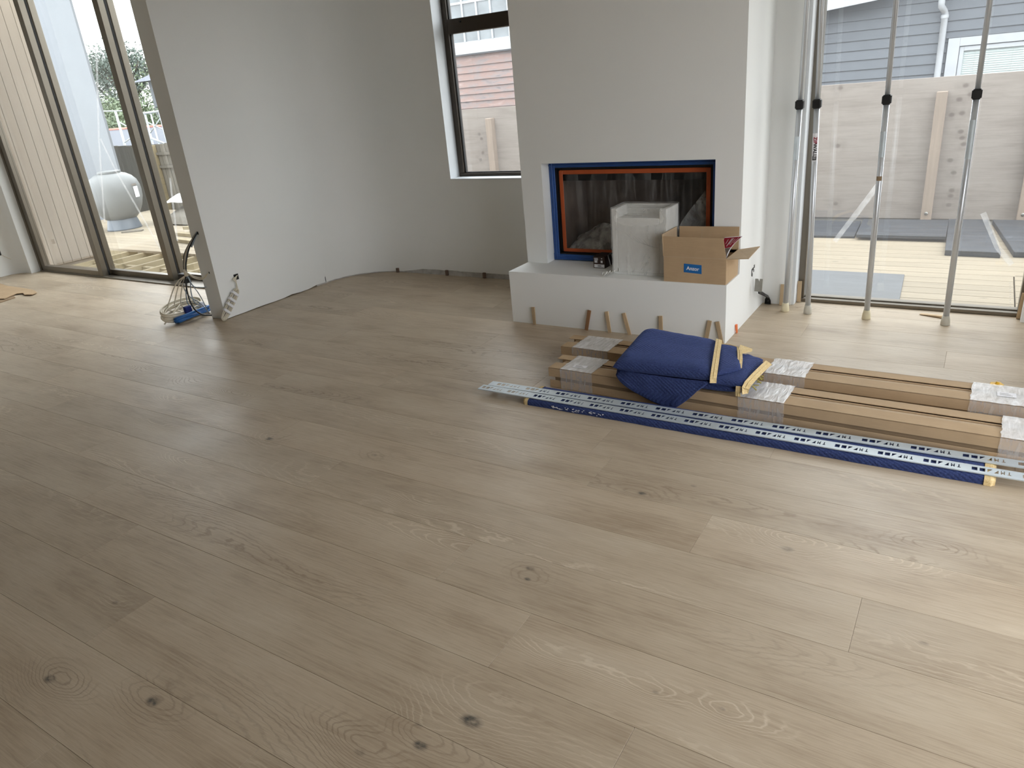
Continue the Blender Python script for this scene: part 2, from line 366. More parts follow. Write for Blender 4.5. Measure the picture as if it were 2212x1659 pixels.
M = dict(
    oak=oak_mat(), wall=wallpaint(), ply=ply_mat(), slabpale=pmat('pale_grey_slab', s(84, 87, 90), .55, .12, 5, stretch=(1, 6, 1)), pink=pink_mat(), quilt=quilt_mat(), binding=binding_mat(), slab=slab_mat(),
    joint=pmat('dark_joint', s(110, 94, 76), .8),
    plate=pmat('grey_base_strip', s(188, 186, 183), .85, .2, 20),
    ceil=pmat('white_ceiling', s(232, 232, 230), .8, .02),
    bronze=pmat('bronze_aluminium', s(126, 119, 108), .36, .05, 3, metal=.8),
    bronzedk=pmat('dark_bronze_aluminium', s(66, 58, 50), .42, .06, 3, metal=.3),
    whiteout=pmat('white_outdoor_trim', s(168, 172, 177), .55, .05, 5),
    gasket=pmat('black_gasket', s(28, 28, 28), .7),
    glass=glass_mat('window_glass'), glass_dusty=glass_mat('dusty_glass', haze=.03),
    deck=board_mat('new_pine_decking', s(140, 129, 111), 0, .10, .10),
    deck_y=board_mat('new_pine_joist', s(140, 128, 102), 1, .10, .12),
    clad=board_mat('raw_timber_cladding', s(150, 138, 124), 2, .06, .08, knot=False),
    post=board_mat('fence_post_timber', s(146, 132, 119), 2, .12, .06),
    oldfence=board_mat('weathered_fence_timber', s(112, 107, 98), 2, .18, .22),
    concrete=pmat('concrete', s(150, 147, 140), .9, .12, 9, bump=.2),
    board=pmat('bounce_cutting_grey', s(108, 104, 99), .85, .05, 3),  # dark grey chosen to cut bounce light off the unseen front wall
    yardtone=pmat('yard_bounce_grey', s(150, 148, 144), .95, .2, 6, bump=.3),  # unseen ground, tone chosen to keep its bounce onto the walls neutral
    earth=pmat('bare_earth', s(128, 116, 100), .95, .25, 4, bump=.3),
    greyboard=pmat('grey_weatherboard_paint', s(95, 100, 107), .6, .05, 3, rnd=.05),
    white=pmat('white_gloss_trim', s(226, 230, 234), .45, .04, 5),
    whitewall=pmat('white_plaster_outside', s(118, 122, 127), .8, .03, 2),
    blind=pmat('blind_slat', s(206, 212, 214), .5, .05),
    darkpane=pmat('dim_window_pane', s(120, 126, 130), .12, .25, 3),
    card=card_mat('kraft_cardboard', s(184, 158, 126)), cardin=card_mat('cardboard_inside', s(190, 168, 140)),
    carddk=card_mat('cardboard_core', s(146, 124, 98)),
    paper=pmat('white_paper', s(232, 232, 236), .6, .03),
    stretch=film_mat('stretch_film', .20, .34, (40, 9, 9), 1.5, .2, (.93, .93, .95, 1), bmp=.1),
    stretchtop=film_mat('shine_painted_film', .52, .82, (26, 7, 9), 1.5, .17, (.96, .97, .98, 1), bmp=.35),  # carton tops only: whiter and more opaque, bright shine put into the film
    polyfilm=film_mat('masking_film', .05, .30, (26, 6, 2.2), 1.0, .16, (.55, .55, .55, 1), .48, .80),
    parcel=film_mat('parcel_film', .16, .34, (12, 12, 4), 1.2, .18, (.86, .86, .85, 1)),
    polylump=film_mat('loose_poly_sheet', .12, .8, (12, 12, 9), 1.0, .3, (.70, .70, .68, 1)),
    tapeclear=film_mat('clear_tape', .10, .24, (12, 12, 12), 2, .4, (.92, .92, .92, 1), thru=.75, bmp=.1),
    foam=pmat('white_foam', s(222, 222, 218), .8, .03, 40, bump=.1),
    bluetape=pmat('blue_masking_tape', s(44, 84, 150), .55, .10, 12),
    orangetape=pmat('orange_masking_tape', s(186, 88, 44), .6, .08, 15),
    fire=pmat('fire_brick_liner', s(104, 90, 80), .9, .2, 8, bump=.2),
    black=pmat('black_plastic', s(24, 24, 25), .45),
    blacksteel=pmat('black_steel', s(34, 34, 36), .4, metal=.6),
    steel=pmat('bare_steel', s(150, 150, 146), .38, .1, 20, metal=.85),
    galv=pmat('galvanised_sheet', s(196, 206, 212), .45, .05, 25, metal=.2),
    alu=pmat('anodised_tube', s(205, 209, 214), .33, .04, 10, stretch=(1, 1, .1), metal=.55),
    cream=pmat('cream_rubber', s(212, 202, 172), .7, .06), greyrub=pmat('grey_rubber', s(190, 186, 174), .7, .06),
    wedge=board_mat('pine_wedge', s(190, 166, 134), 2, .12, .2, knot=False),
    wedgedk=board_mat('brown_wedge', s(150, 112, 80), 2, .15, .1, knot=False),
    orange=pmat('orange_plastic', s(232, 122, 70), .45), yellow=pmat('yellow_plastic', s(232, 186, 60), .45),
    cable_w=pmat('cream_cable', s(214, 206, 188), .5), cable_b=pmat('black_cable', s(28, 28, 30), .45),
    cable_bl=pmat('blue_cable', s(52, 110, 180), .45), cable_g=pmat('grey_blue_cable', s(140, 152, 162), .5),
    brownprint=pmat('dark_brown_print', s(58, 40, 36), .45, .06), redprint=pmat('crimson_print', s(150, 34, 54), .4, .05),
    greyprint=pmat('grey_print', s(120, 112, 104), .5, .2, 30), blueprint=pmat('blue_sticker', s(30, 104, 172), .4, .04),
    tank=pmat('grey_plastic_tank', s(112, 114, 114), .45, .04, 3), tankbase=pmat('blue_grey_plastic', s(96, 104, 114), .4, .04),
    leaf=pmat('leaf_green', s(104, 118, 90), .6, .35, .8, coord='Object'), leafdk=pmat('dark_leaf_green', s(92, 104, 96), .6, .35, .8),
    bark=pmat('bark', s(86, 80, 74), .9, .2, 4), roof=pmat('slate_blue_roof', s(82, 87, 98), .6, .06),
    redroof=pmat('rust_red_ridge', s(186, 120, 104), .7), packer=pmat('brown_packer', s(112, 94, 82), .8, .15),
)

# ---------------------------------------------------------------- room shell
PITCH = .25355; Y0 = .7465; LEN = 2.2
fl = struct('floor', 'wide oak plank floor with a pale oiled finish')
bx(-9.6, 2.2, -3.4, 4.04, -.2, -.017).box(-5.15, 2.2, 4.04, 5.12, -.2, -.017).build('subfloor', M['joint'], fl)
known = {-1: -1.405, 0: -2.26, 1: -.565, 2: -1.021, 3: -1.408, 4: -.139, 5: -.684, 6: -1.207, 7: -1.62 + .3, 8: -5.0, 13: -.037, 4: -.139}
second = {3: -3.725}
planks = {}
for r in range(-16, 17):
    y0 = Y0 + r*PITCH; y1 = y0 + PITCH
    j = known.get(r, R.uniform(0, LEN))
    cuts = set()
    k0 = math.floor((-9.6-j)/LEN)
    for k in range(k0, k0+8): cuts.add(round(j + k*LEN, 3))
    if r in second: cuts.add(second[r]); cuts = {c for c in cuts if c == second[r] or abs(c-second[r]) > .9}
    xa = -9.6 if y1 < 4.06 else -5.15
    xs = [xa] + sorted(c for c in cuts if xa + .2 < c < 2.0) + [2.2]
    for a, b in zip(xs[:-1], xs[1:]):
        w = round(b-a, 3)
        if w not in planks:
            g0 = .0003
            mb = bx(g0, w-g0, g0, PITCH-g0, -.018, 0)
            me = mb.mesh('plank'); me.materials.append(M['oak'])
            bm = bmesh.new(); bm.from_mesh(me)
            es = [e for e in bm.edges if all(v.co.z > -.001 for v in e.verts)]
            bmesh.ops.bevel(bm, geom=es, offset=.0006, segments=1, affect='EDGES'); bm.to_mesh(me); bm.free()
            planks[w] = me
        o = bpy.data.objects.new('plank', planks[w]); C.collection.objects.link(o); o.parent = fl; o.location = (a, y0, 0)

H = 2.95
def wall_obj(name, mb, label, mat='wall'):
    o = mb.build(name, M[mat]); o['kind'] = 'structure'; o['label'] = label; return o
# curved partition on the left running into the back wall
def path_wall(path, z0f, z1, thick_path=None):
    mb = MB(); n = len(path)
    for i, (x, y) in enumerate(path): mb.v.append((x, y, z0f(i))); mb.v.append((x, y, z1))
    for i in range(n-1): mb.f.append((2*i, 2*i+2, 2*i+3, 2*i+1))
    return mb
inner = [(-4.98, 3.405 + .1*i) for i in range(12)]
cx, cy, cr = -4.48, 4.52, .5
for k in range(17):
    t = PI - (PI/2)*k/16; inner.append((cx + cr*math.cos(t), cy + cr*math.sin(t)))
xs = -4.40
while xs < -3.81: inner.append((xs, 5.02)); xs += .08
inner.append((-3.80, 5.02))
rr = random.Random(3)
mb = MB(); zf = []
for i, (x, y) in enumerate(inner):
    if y < 4.45: zf.append(.004 + max(0, rr.uniform(-.012, .012)))
    elif x < -4.45: zf.append(.008 + rr.uniform(0, .004))
    else: zf.append(min(.046, .012 + .05*(x+4.45)/.35) + rr.uniform(-.004, .004))
outer = [(-5.155, 3.405), (-5.155, 5.25), (-3.80, 5.25)]
n = len(inner)
ceilv = [(x, y, H) for x, y in inner]; basev = [(x, y, z) for (x, y), z in zip(inner, zf)]
mb.add(basev + ceilv, [(i, i+1, n+i+1, n+i) for i in range(n-1)])
for o_ in mb.f: pass
ov = [(*outer[0], 0), (*outer[1], 0), (*outer[2], 0), (*outer[0], H), (*outer[1], H), (*outer[2], H)]
mb.add(ov, [(0, 1, 4, 3), (1, 2, 5, 4)])
mb.add([(-4.98, 3.405, .004), (-5.155, 3.405, .0), (-5.155, 3.405, H), (-4.98, 3.405, H)], [(0, 1, 2, 3)])
wl = mb.build('wall_left', M['wall']); wl['kind'] = 'structure'; wl['label'] = 'white curved partition wall sweeping round to the back wall'
for p in wl.data.polygons:
    p.use_smooth = True
try:
    me = wl.data; me.set_sharp_from_angle(angle=math.radians(35))
except Exception: pass
# grey bottom plate showing in the gap under the plaster
mb = MB(); pin = [(x + (.006 if y < 4.5 else 0) * -1, y + (.008 if y > 4.5 else 0)) for x, y in inner[10:]] + [(-3.2, 5.028), (-2.7, 5.028)]
m_ = len(pin); mb.add([(x, y, 0) for x, y in pin] + [(x, y, .06) for x, y in pin], [(i, i+1, m_+i+1, m_+i) for i in range(m_-1)])
mb.build('bottom_plate', M['plate'], wl)
# back wall around the middle window (x -3.80 .. -2.72, z .845 .. 2.5)
mb = bx(-3.80, -2.60, 5.02, 5.25, .046, .845); mb.box(-3.80, -2.60, 5.02, 5.25, 2.5, H); mb.box(-2.72, -2.60, 5.02, 5.25, .845, 2.5)
wb = wall_obj('wall_back', mb, 'white back wall with the tall middle window')
mb = bx(-1.30, -.985, 4.915, 5.25, 0, H)
mb.box(-.985, .30, 4.915, 5.25, 2.45, H); mb.box(.30, 2.2, 4.915, 5.25, 0, H)
for i in range(0): pass
wall_obj('wall_back', mb, 'white wall and reveals around the right glazed door')
bx(-.985, -.966, 4.925, 5.03, 0, 2.45).build('trim_1', M['white'], None, kind='structure', label='white reveal lining beside the right door')
# side wall at far left with a rounded return into the door reveal
pth = [(-9.42, -3.4), (-9.42, 3.70)] + [(-9.265 + .155*math.cos(PI - PI/2*k/8), 3.78 + .155*math.sin(PI - PI/2*k/8)) for k in range(9)] + [(-9.178, 3.937), (-9.176, 3.945), (-9.176, 4.055), (-9.7, 4.055), (-9.7, -3.4)]
mb = MB().prism([(x, y, 0) for x, y in pth], (0, 0, H))
ws = wall_obj('wall_side', mb, 'white side wall with a rounded return beside the sliding door')
try:
    for p in ws.data.polygons: p.use_smooth = True
    ws.data.set_sharp_from_angle(angle=math.radians(30))
except Exception: pass
MB().bar((-9.425, 3.80, .262), (-9.418, 3.80, .262), .07, .055).build('cable_hole', M['black'], ws)
MB().tube([(-9.42, 3.80, .24), (-9.39, 3.815, .215), (-9.37, 3.84, .19), (-9.375, 3.86, .175)], .003, 6).build('wire_end', M['cable_w'], ws)
# wall over the sliding door, front and right walls (right wall has wide open doorways)
wall_obj('wall_door_head', bx(-9.176, -5.155, 4.05, 4.32, 2.90, H), 'white wall strip above the sliding door')
mb = bx(-9.7, 2.2, -3.6, -3.3, -.2, H)
wall_obj('wall_front', mb, 'unseen wall behind the camera, grey to cut bounce light', 'board')
mb = bx(1.3, 1.5, 3.45, 4.915, 0, H); mb.box(1.3, 1.5, -3.4, .45, 0, H); mb.box(1.3, 1.5, .45, 3.5, 2.5, H)
wall_obj('wall_right', mb, 'white wall with a wide open doorway on the right')
ev = bx(1.5, 1.8, -3.6, 5.3, 2.6, 2.75).build('trim_2', M['ceil']); ev['kind'] = 'structure'; ev['label'] = 'unseen eave added to shade the upper walls inside'  # overhang added out of view so high wall areas see less sky
mb = bx(-5.155, 2.3, -3.7, 5.35, H, H+.15); mb.box(-9.75, -5.155, -3.7, 4.32, H, H+.15)
ce = mb.build('ceiling', M['ceil']); ce['kind'] = 'structure'; ce['label'] = 'flat white ceiling'

# ---------------------------------------------------------------- middle window
w1 = struct('window_1', 'tall bronze framed window with a deep white reveal')
mb = bx(-3.80, -3.752, 5.15, 5.22, .872, 2.5); mb.box(-3.80, -2.72, 5.15, 5.22, .845, .872); mb.box(-3.80, -2.72, 5.15, 5.22, 2.44, 2.5); mb.box(-2.77, -2.72, 5.15, 5.22, .872, 2.44)
mb.build('window_frame', M['bronzedk'], w1, bevel=.003)
bx(-3.752, -2.77, 5.145, 5.215, 1.942, 2.047).build('transom', M['bronzedk'], w1, bevel=.003)
MB().lathe([(.007, 0), (.007, .012), (.003, .014)], (0, 0, 0), 10).build('catch_pin', M['gasket'], w1).matrix_local = Matrix.Translation((-3.62, 5.146, 2.02)) @ Matrix.Rotation(PI/2, 4, 'X')
mb = bx(-3.752, -3.745, 5.172, 5.195, .872, 2.44); mb.box(-3.752, -2.77, 5.172, 5.195, .872, .879); mb.build('glazing_bead', M['gasket'], w1)
bx(-3.812, -3.80, 5.021, 5.15, .845, 2.5).build('reveal', M['white'], w1)
bx(-3.80, -2.66, 5.016, 5.15, .833, .8455).build('sill_board', M['white'], w1, bevel=.001)
bx(-3.752, -2.77, 5.182, 5.186, .872, 1.942).build('pane', M['glass_dusty'], w1)
bx(-3.752, -2.77, 5.182, 5.186, 2.047, 2.44).build('pane', M['glass_dusty'], w1)

# ---------------------------------------------------------------- fireplace
fp = thing('fireplace', 'white plastered fireplace with a low projecting hearth and taped firebox', 'fireplace', (0, 0, 0))
CY = 4.315
mb = bx(-2.665, -2.503, CY, 5.02, .36, H); mb.box(-1.331, -1.17, CY, 5.02, .36, H); mb.box(-2.503, -1.331, CY, 5.02, 1.033, H); mb.box(-2.503, -1.331, 4.95, 5.02, .36, 1.033)
mb.build('chimney_breast', M['wall'], fp)
bx(-2.662, -1.17, 4.05, 5.02, 0, .36).build('hearth', M['wall'], fp)
# metal surround masked with blue tape: one strip per side
YB = CY + .10
def strip(x0, x1, z0, z1, nm, mat, par, y=YB, d=.02): return bx(x0, x1, y, y+d, z0, z1).build(nm, M[mat], par, bevel=.002)
bx(-2.503, -1.331, YB+.008, YB+.05, .362, .41).build('firebox_surround', M['black'], fp)
for (a, b, c, d) in ((-2.503, -1.331, .985, 1.033), (-2.503, -2.46, .362, 1.0), (-1.374, -1.331, .362, 1.0)):
    bx(a, b, YB+.008, YB+.05, c, d).build('firebox_surround', M['black'], fp)
strip(-2.500, -1.332, .992, 1.031, 'blue_tape', 'bluetape', fp, YB, .009)
strip(-2.500, -1.332, .364, .403, 'blue_tape', 'bluetape', fp, YB, .009)
strip(-2.501, -2.458, .366, 1.026, 'blue_tape', 'bluetape', fp, YB-.003, .009)
strip(-1.375, -1.332, .366, 1.026, 'blue_tape', 'bluetape', fp, YB-.003, .009)
strip(-2.502, -2.455, .364, .412, 'blue_tape', 'bluetape', fp, YB-.006, .008)
# raised bead of the surround under the tape
for (a, b) in (((-2.50, YB-.003, 1.008), (-1.334, YB-.003, 1.008)), ((-2.50, YB-.003, .388), (-1.334, YB-.003, .388)), ((-2.476, YB-.006, .366), (-2.476, YB-.006, 1.02))):
    MB().tube([a, b], .005, 8).build('blue_tape', M['bluetape'], fp)
YO = YB + .03
bx(-2.46, -1.374, YO+.004, YO+.012, .403, .42).build('firebox_frame', M['black'], fp)
for (a, b, c, d) in ((-2.46, -1.374, .972, .995), (-2.46, -2.443, .40, .99), (-1.398, -1.374, .40, .99)):
    bx(a, b, YO+.004, YO+.012, c, d).build('firebox_frame', M['black'], fp)
strip(-2.437, -1.398, .944, .972, 'orange_tape', 'orangetape', fp, YO, .004)
strip(-2.443, -2.414, .432, .968, 'orange_tape', 'orangetape', fp, YO-.002, .004)
strip(-1.424, -1.397, .43, .970, 'orange_tape', 'orangetape', fp, YO-.002, .004)
strip(-2.443, -1.75, .416, .440, 'orange_tape', 'orangetape', fp, YO, .004)
strip(-1.75, -1.40, .424, .446, 'orange_tape', 'orangetape', fp, YO, .004)
def filmfn(u, v):
    x = -2.43 + 1.025*u; z = .43 + .53*v
    y = YO + .012 + .010*math.sin(u*41 + 3*noise.noise((u*3, v*1.5, 0)))*(.4+.6*v) + .02*noise.noise((u*5, v*2.5, 4.1))
    return (x, max(y, YO+.004), z)
MB().grid(filmfn, 90, 26).build('masking_film', M['polyfilm'], fp, smooth=True)
mb = bx(-2.46, -1.374, 4.86, 4.95, .40, 1.0); mb.box(-2.46, -2.45, YO+.015, 4.86, .40, 1.0); mb.box(-1.384, -1.374, YO+.015, 4.86, .40, 1.0); mb.box(-2.45, -1.384, YO+.015, 4.86, .395, .42)
mb.build('firebox_liner', M['fire'], fp)
bx(-2.45, -1.384, YO+.015, 4.86, .90, 1.0).build('baffle', M['black'], fp)
# loose polythene lying in the firebox
def lump(x0, x1, y0, y1, z0, h, seed):
    def f(u, v):
        e = math.sin(PI*u)**.5 * math.sin(PI*v)**.4
        return (x0+(x1-x0)*u, y0+(y1-y0)*v, z0 + h*e*(.8+.5*noise.noise((u*4+seed, v*4, seed))) + .012*noise.noise((u*14, v*14, seed)))
    return MB().grid(f, 36, 24)
lump(-2.43, -1.92, YO+.03, 4.8, .42, .17, 1.3).build('poly_sheet', M['polylump'], fp, smooth=True)
def tent(u, v):
    x = -1.62 + .205*u; z = .43 + (.16 + .27*u**.9)*v
    return (x, YO + .03 + .05*(1-v) + .02*noise.noise((u*5, v*4, 9)), z + .01*noise.noise((u*9, v*9, 2)))
MB().grid(tent, 20, 20).build('poly_sheet', M['polylump'], fp, smooth=True)
# rough cable opening in the side of the hearth
mb = MB()
for (y, z, w, h) in ((4.60, .296, .016, .045), (4.625, .312, .03, .016), (4.655, .322, .02, .02), (4.645, .296, .012, .016), (4.612, .276, .014, .02)):
    mb.box(-1.1705, -1.1685, y-w/2, y+w/2, z-h/2, z+h/2)
mb.build('cable_hole', M['black'], fp)

# ---------------------------------------------------------------- sliding door on the left
d1 = struct('door_1', 'three panel bronze sliding door opening onto the unfinished deck')
bx(-9.176, -5.155, 4.035, 4.31, 0, .012).build('door_track', M['bronze'], d1, bevel=.002)
bx(-9.176, -9.14, 4.04, 4.13, .0, 2.90).build('door_jamb', M['bronze'], d1, bevel=.002)
bx(-9.176, -5.155, 4.04, 4.31, 2.87, 2.90).build('door_head', M['bronze'], d1)
def panel(x0, x1, y, tape=()):
    w = .08
    mb = bx(x0, x0+w, y, y+.06, .006, 2.87); mb.box(x1-w, x1, y, y+.06, .006, 2.87); mb.box(x0+w, x1-w, y, y+.06, .006, .066); mb.box(x0+w, x1-w, y, y+.06, 2.80, 2.87)
    p = mb.build('sliding_panel', M['bronze'], d1, bevel=.002)
    bx(x0+w, x1-w, y+.036, y+.040, .066, 2.80).build('pane', M['glass'], p)
    bx(x1-.03, x1-.001, y+.0605, y+.079, .012, 2.86).build('seal', M['gasket'], p)
    for t in tape:
        mb = MB(); q = [Vector(v) for v in t]
        for a, b in zip(q[:-1], q[1:]): mb.bar((a.x, y+.0345, a.z), (b.x, y+.0345, b.z), .002, .028, up=(0, -1, 0) if False else (b-a).cross(Vector((0, 1, 0))))
        mb.build('tape_strip', M['tapeclear'], p)
    return p
panel(-9.14, -7.86, 4.05)
panel(-7.94, -6.74, 4.14, (((-7.00, 0, 2.18), (-7.40, 0, 1.392), (-7.75, 0, .571)), ((-7.372, 0, 1.391), (-7.263, 0, 1.082), (-6.861, 0, .289))))
panel(-6.82, -5.155, 4.23, (((-6.55, 0, .995), (-6.60, 0, .80), (-6.70, 0, .39)),))

# ---------------------------------------------------------------- glazed door on the right
d2 = struct('door_2', 'bronze framed glazed door looking onto the pine deck')
mb = bx(-.966, -.925, 5.03, 5.12, 0, 2.45); mb.box(.283, .30, 5.03, 5.12, 0, 2.45); mb.box(-.925, .283, 5.03, 5.12, 2.39, 2.45)
mb.build('door_frame', M['bronze'], d2, bevel=.002)
mb = bx(-.966, .30, 5.015, 5.06, 0, .022); mb.box(-.966, .30, 5.06, 5.12, 0, .03); mb.build('door_sill', M['bronze'], d2, bevel=.003)
bx(-.925, .283, 5.075, 5.08, .03, 2.39).build('pane', M['glass_dusty'], d2)
def tape2(a, b, w=.03):
    a = Vector(a); b = Vector(b); MB().bar(a, b, .002, w, up=(b-a).cross(Vector((0, 1, 0)))).build('tape_strip', M['tapeclear'], d2)
tape2((-.53, 5.071, .79), (-.765, 5.071, .404)); tape2((.03, 5.071, .60), (.13, 5.071, .40)); tape2((.13, 5.071, .40), (.215, 5.071, .30))
tape2((-.52, 5.071, .78), (-.66, 5.071, .55), .012)

# ---------------------------------------------------------------- outside, right: deck, slabs, fence, grey house
gr = bx(-60, 40, 5.25, 90, -.6, -.42).build('ground', M['earth']); gr['kind'] = 'structure'; gr['label'] = 'bare earth around the house'
g2 = bx(1.52, 40, -30, 5.25, -.25, -.2).build('ground', M['yardtone']); g2['kind'] = 'structure'; g2['label'] = 'unseen yard outside the right doorway, grey for low neutral bounce'
dk = thing('deck', 'new pale pine deck outside the right glazed door', 'deck', (0, 0, -.05))
y = 5.30; i = 0
me_a = {}
def deck_board(x0, x1, y0, par, w=.136):
    k = (round(x1-x0, 3), w)
    if k not in me_a:
        m = bx(0, x1-x0, 0, w, -.03, 0).mesh('deck_board'); m.materials.append(M['deck'])
        bm = bmesh.new(); bm.from_mesh(m)
        bmesh.ops.bevel(bm, geom=[e for e in bm.edges if all(v.co.z > -.001 for v in e.verts)], offset=.003, segments=1, affect='EDGES'); bm.to_mesh(m); bm.free()
        me_a[k] = m
    o = bpy.data.objects.new('deck_board', me_a[k]); C.collection.objects.link(o); o.parent = par; o.location = (x0, y0, 0); return o
while y < 7.9:
    if y < 6.02:
        deck_board(-2.6, .283, y, dk); deck_board(.290, 2.4, y+.03, dk)
    else: deck_board(-2.6, 2.4, y, dk)
    if y < 5.9:
        for dy in (.035, .10): MB().lathe([(.004, 0), (.004, .0012)], (.262, y+dy, 0), 8).build('deck_screw', M['steel'], dk)
    y += .141; i += 1
bx(-2.6, 2.4, 5.27, 5.298, -.2, -.002).build('fascia_board', M['deck'], dk)
bx(-2.6, 2.4, 5.32, 8.0, -.25, -.04).build('deck_joist', M['joint'], dk)
def slab(poly, z, h, label, mat='slab'):
    c = Vector((sum(p[0] for p in poly)/4, sum(p[1] for p in poly)/4, 0))
    mb = MB().prism([(p[0]-c.x, p[1]-c.y, 0) for p in poly], (0, 0, h))
    o = mb.build('rubber_slab', M[mat], bevel=.003); o.location = (c.x, c.y, z); return tag(o, label, 'slab', 'slabs lying on the pine deck')
slab([(-1.10, 5.34), (-.366, 5.335), (-.40, 6.02), (-1.13, 6.02)], -.049, .008, 'grey square slab lying on the deck just outside the glass', 'slabpale')
slab([(-1.55, 7.20), (-.925, 7.23), (-.965, 7.93), (-1.6, 7.93)], -.049, .022, 'dark slab partly behind the second pole, near the fence')
slab([(-.905, 7.165), (-.20, 7.175), (-.215, 7.90), (-.945, 7.87)], -.026, .03, 'wide dark slab overlapping its neighbour below the fence post')
slab([(-.178, 6.70), (.20, 6.68), (.09, 7.98), (-.22, 7.98)], -.049, .045, 'dark slab seen behind the pole farthest from the fireplace')
slab([(.285, 6.72), (.95, 6.75), (.80, 7.98), (.13, 7.98)], -.049, .045, 'dark slab at the far right edge of the deck')
fn = thing('plywood_fence', 'tall weathered plywood hoarding with timber posts behind the deck', 'fence', (0, 8.2, 0))
for a, b in ((-7.0, -4.62), (-4.615, -2.22), (-2.215, .33), (.335, 2.7)):
    bx(a, b, 0, .018, -.05, 1.25 - .005*(b)).build('plywood_sheet', M['ply'], fn, bevel=.002)
for x, h in ((-5.44, 1.15), (-2.9, 1.14), (-.42, 1.125), (.36, 1.13)):
    bx(x-.045, x+.045, -.09, 0, -.12, h).build('fence_post', M['post'], fn, bevel=.004)
    MB().lathe([(.016, 0), (.016, .006), (.008, .010)], (0, 0, 0), 10).build('bolt', M['steel'], fn).matrix_local = Matrix.Translation((x, -.091, .02)) @ Matrix.Rotation(PI/2, 4, 'X')
bx(-.5, -.33, -.13, -.09, -.12, -.055).build('post_packer', M['post'], fn, bevel=.003)
bx(-7, 2.7, .02, .16, -.45, .0).build('concrete_nib', M['concrete'], fn)
# grey house beyond the fence
hs = thing('grey_house', 'grey weatherboard house with white window and downpipe beyond the fence', 'house', (0, 11, 0))
k = 0
for k in range(20):
    z0 = 1.072 - .1155*6 + k*.1155
    segs = ((-3.6, 3.6),)
    if z0 > -.2 and z0 + .1155 < 1.57: segs = ((-3.6, -.585), (1.2, 3.6))
    for a, b in segs:
        mb = MB().prism([(a, 0, z0), (a, -.022, z0), (a, -.004, z0+.122), (a, 0, z0+.122)], (b-a, 0, 0))
        mb.build('weatherboard', M['greyboard'], hs)
bx(-3.6, 3.6, .0, .1, -.45, 2.7).build('wall_core', M['greyboard'], hs)
mb = MB().bar((-3.9, -.28, 1.93), (-1.2, -.28, 2.165), .04, .15); mb.build('barge_board', M['whiteout'], hs)
MB().prism([(-3.9, -.3, 1.985), (-1.2, -.3, 2.22), (3.8, -.3, 2.68), (3.8, -.3, 2.74), (-3.9, -.3, 2.05)], (0, 4, 0)).build('eave', M['greyboard'], hs)
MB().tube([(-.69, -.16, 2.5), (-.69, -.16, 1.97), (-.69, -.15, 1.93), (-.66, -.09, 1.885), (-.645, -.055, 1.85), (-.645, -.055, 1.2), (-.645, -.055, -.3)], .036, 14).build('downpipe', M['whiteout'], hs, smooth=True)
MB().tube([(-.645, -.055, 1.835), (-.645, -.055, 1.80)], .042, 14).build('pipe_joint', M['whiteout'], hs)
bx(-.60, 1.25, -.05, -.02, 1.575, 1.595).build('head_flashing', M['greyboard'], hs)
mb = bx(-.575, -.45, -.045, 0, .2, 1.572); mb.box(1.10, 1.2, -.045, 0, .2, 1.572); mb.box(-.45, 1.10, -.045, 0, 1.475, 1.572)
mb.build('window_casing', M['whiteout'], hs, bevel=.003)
mb = bx(-.445, -.40, -.03, 0, .25, 1.468); mb.box(-.40, 1.10, -.03, 0, 1.418, 1.468)
mb.build('window_sash', M['whiteout'], hs, bevel=.003)
bx(-.40, 1.10, -.022, -.019, .25, 1.418).build('pane', M['glass'], hs)
bl = bx(-.40, 1.10, -.003, -.001, .25, 1.42).build('blind', M['blind'], hs)
for k in range(34):
    z = 1.41 - k*.024
    MB().bar((-.39, -.007, z), (1.09, -.007, z), .012, .0014, up=(0, -.7, .7)).build('blind_slat', M['blind'], bl)
mb = MB()
for x in (-.28, .1, .5): mb.box(x-.001, x+.001, -.0155, -.0135, .3, 1.41)
mb.build('blind_cord', M['plate'], bl)
# pink house seen through the middle window
ph = thing('pink_house', 'pink weatherboard house with peeling paint and a white multi pane window', 'house', (0, 11, 0))
for k in range(17):
    z0 = 1.192 - .1125*6 + k*.1125
    segs = ((-10.6, -4.6),)
    if z0 + .1 > 2.05: segs = ((-10.6, -8.06), (-6.7, -4.6))
    for a, b in segs:
        MB().prism([(a, 0, z0), (a, -.026, z0), (a, -.004, z0+.12), (a, 0, z0+.12)], (b-a, 0, 0)).build('weatherboard', M['pink'], ph)
bx(-10.6, -4.6, 0, .1, -.45, 4.0).build('wall_core', M['pink'], ph)
bx(-10.6, -4.6, -.03, 0, 2.4, 4.0).build('upper_wall', M['pink'], ph).hide_render = False
bx(-8.08, -6.68, -.09, -.02, 2.045, 2.10).build('window_sill', M['whiteout'], ph, bevel=.006)
bx(-8.08, -6.68, -.07, -.02, 2.030, 2.043).build('sill_shadow_line', M['greyboard'], ph)  # dark strip standing in for the shade line under the sill
mb = bx(-8.05, -7.93, -.06, -.03, 2.10, 3.4); mb.box(-6.78, -6.70, -.06, -.03, 2.10, 3.4); mb.box(-7.93, -6.78, -.06, -.03, 2.10, 2.235); mb.box(-7.93, -6.78, -.06, -.03, 3.3, 3.4)
mb.build('window_sash', M['whiteout'], ph, bevel=.004)
for x in (-7.645, -7.362, -7.09): bx(x-.016, x+.016, -.065, -.03, 2.235, 3.3).build('glazing_bar', M['whiteout'], ph)
bx(-7.93, -6.78, -.064, -.03, 2.80, 2.835).build('glazing_bar', M['whiteout'], ph)
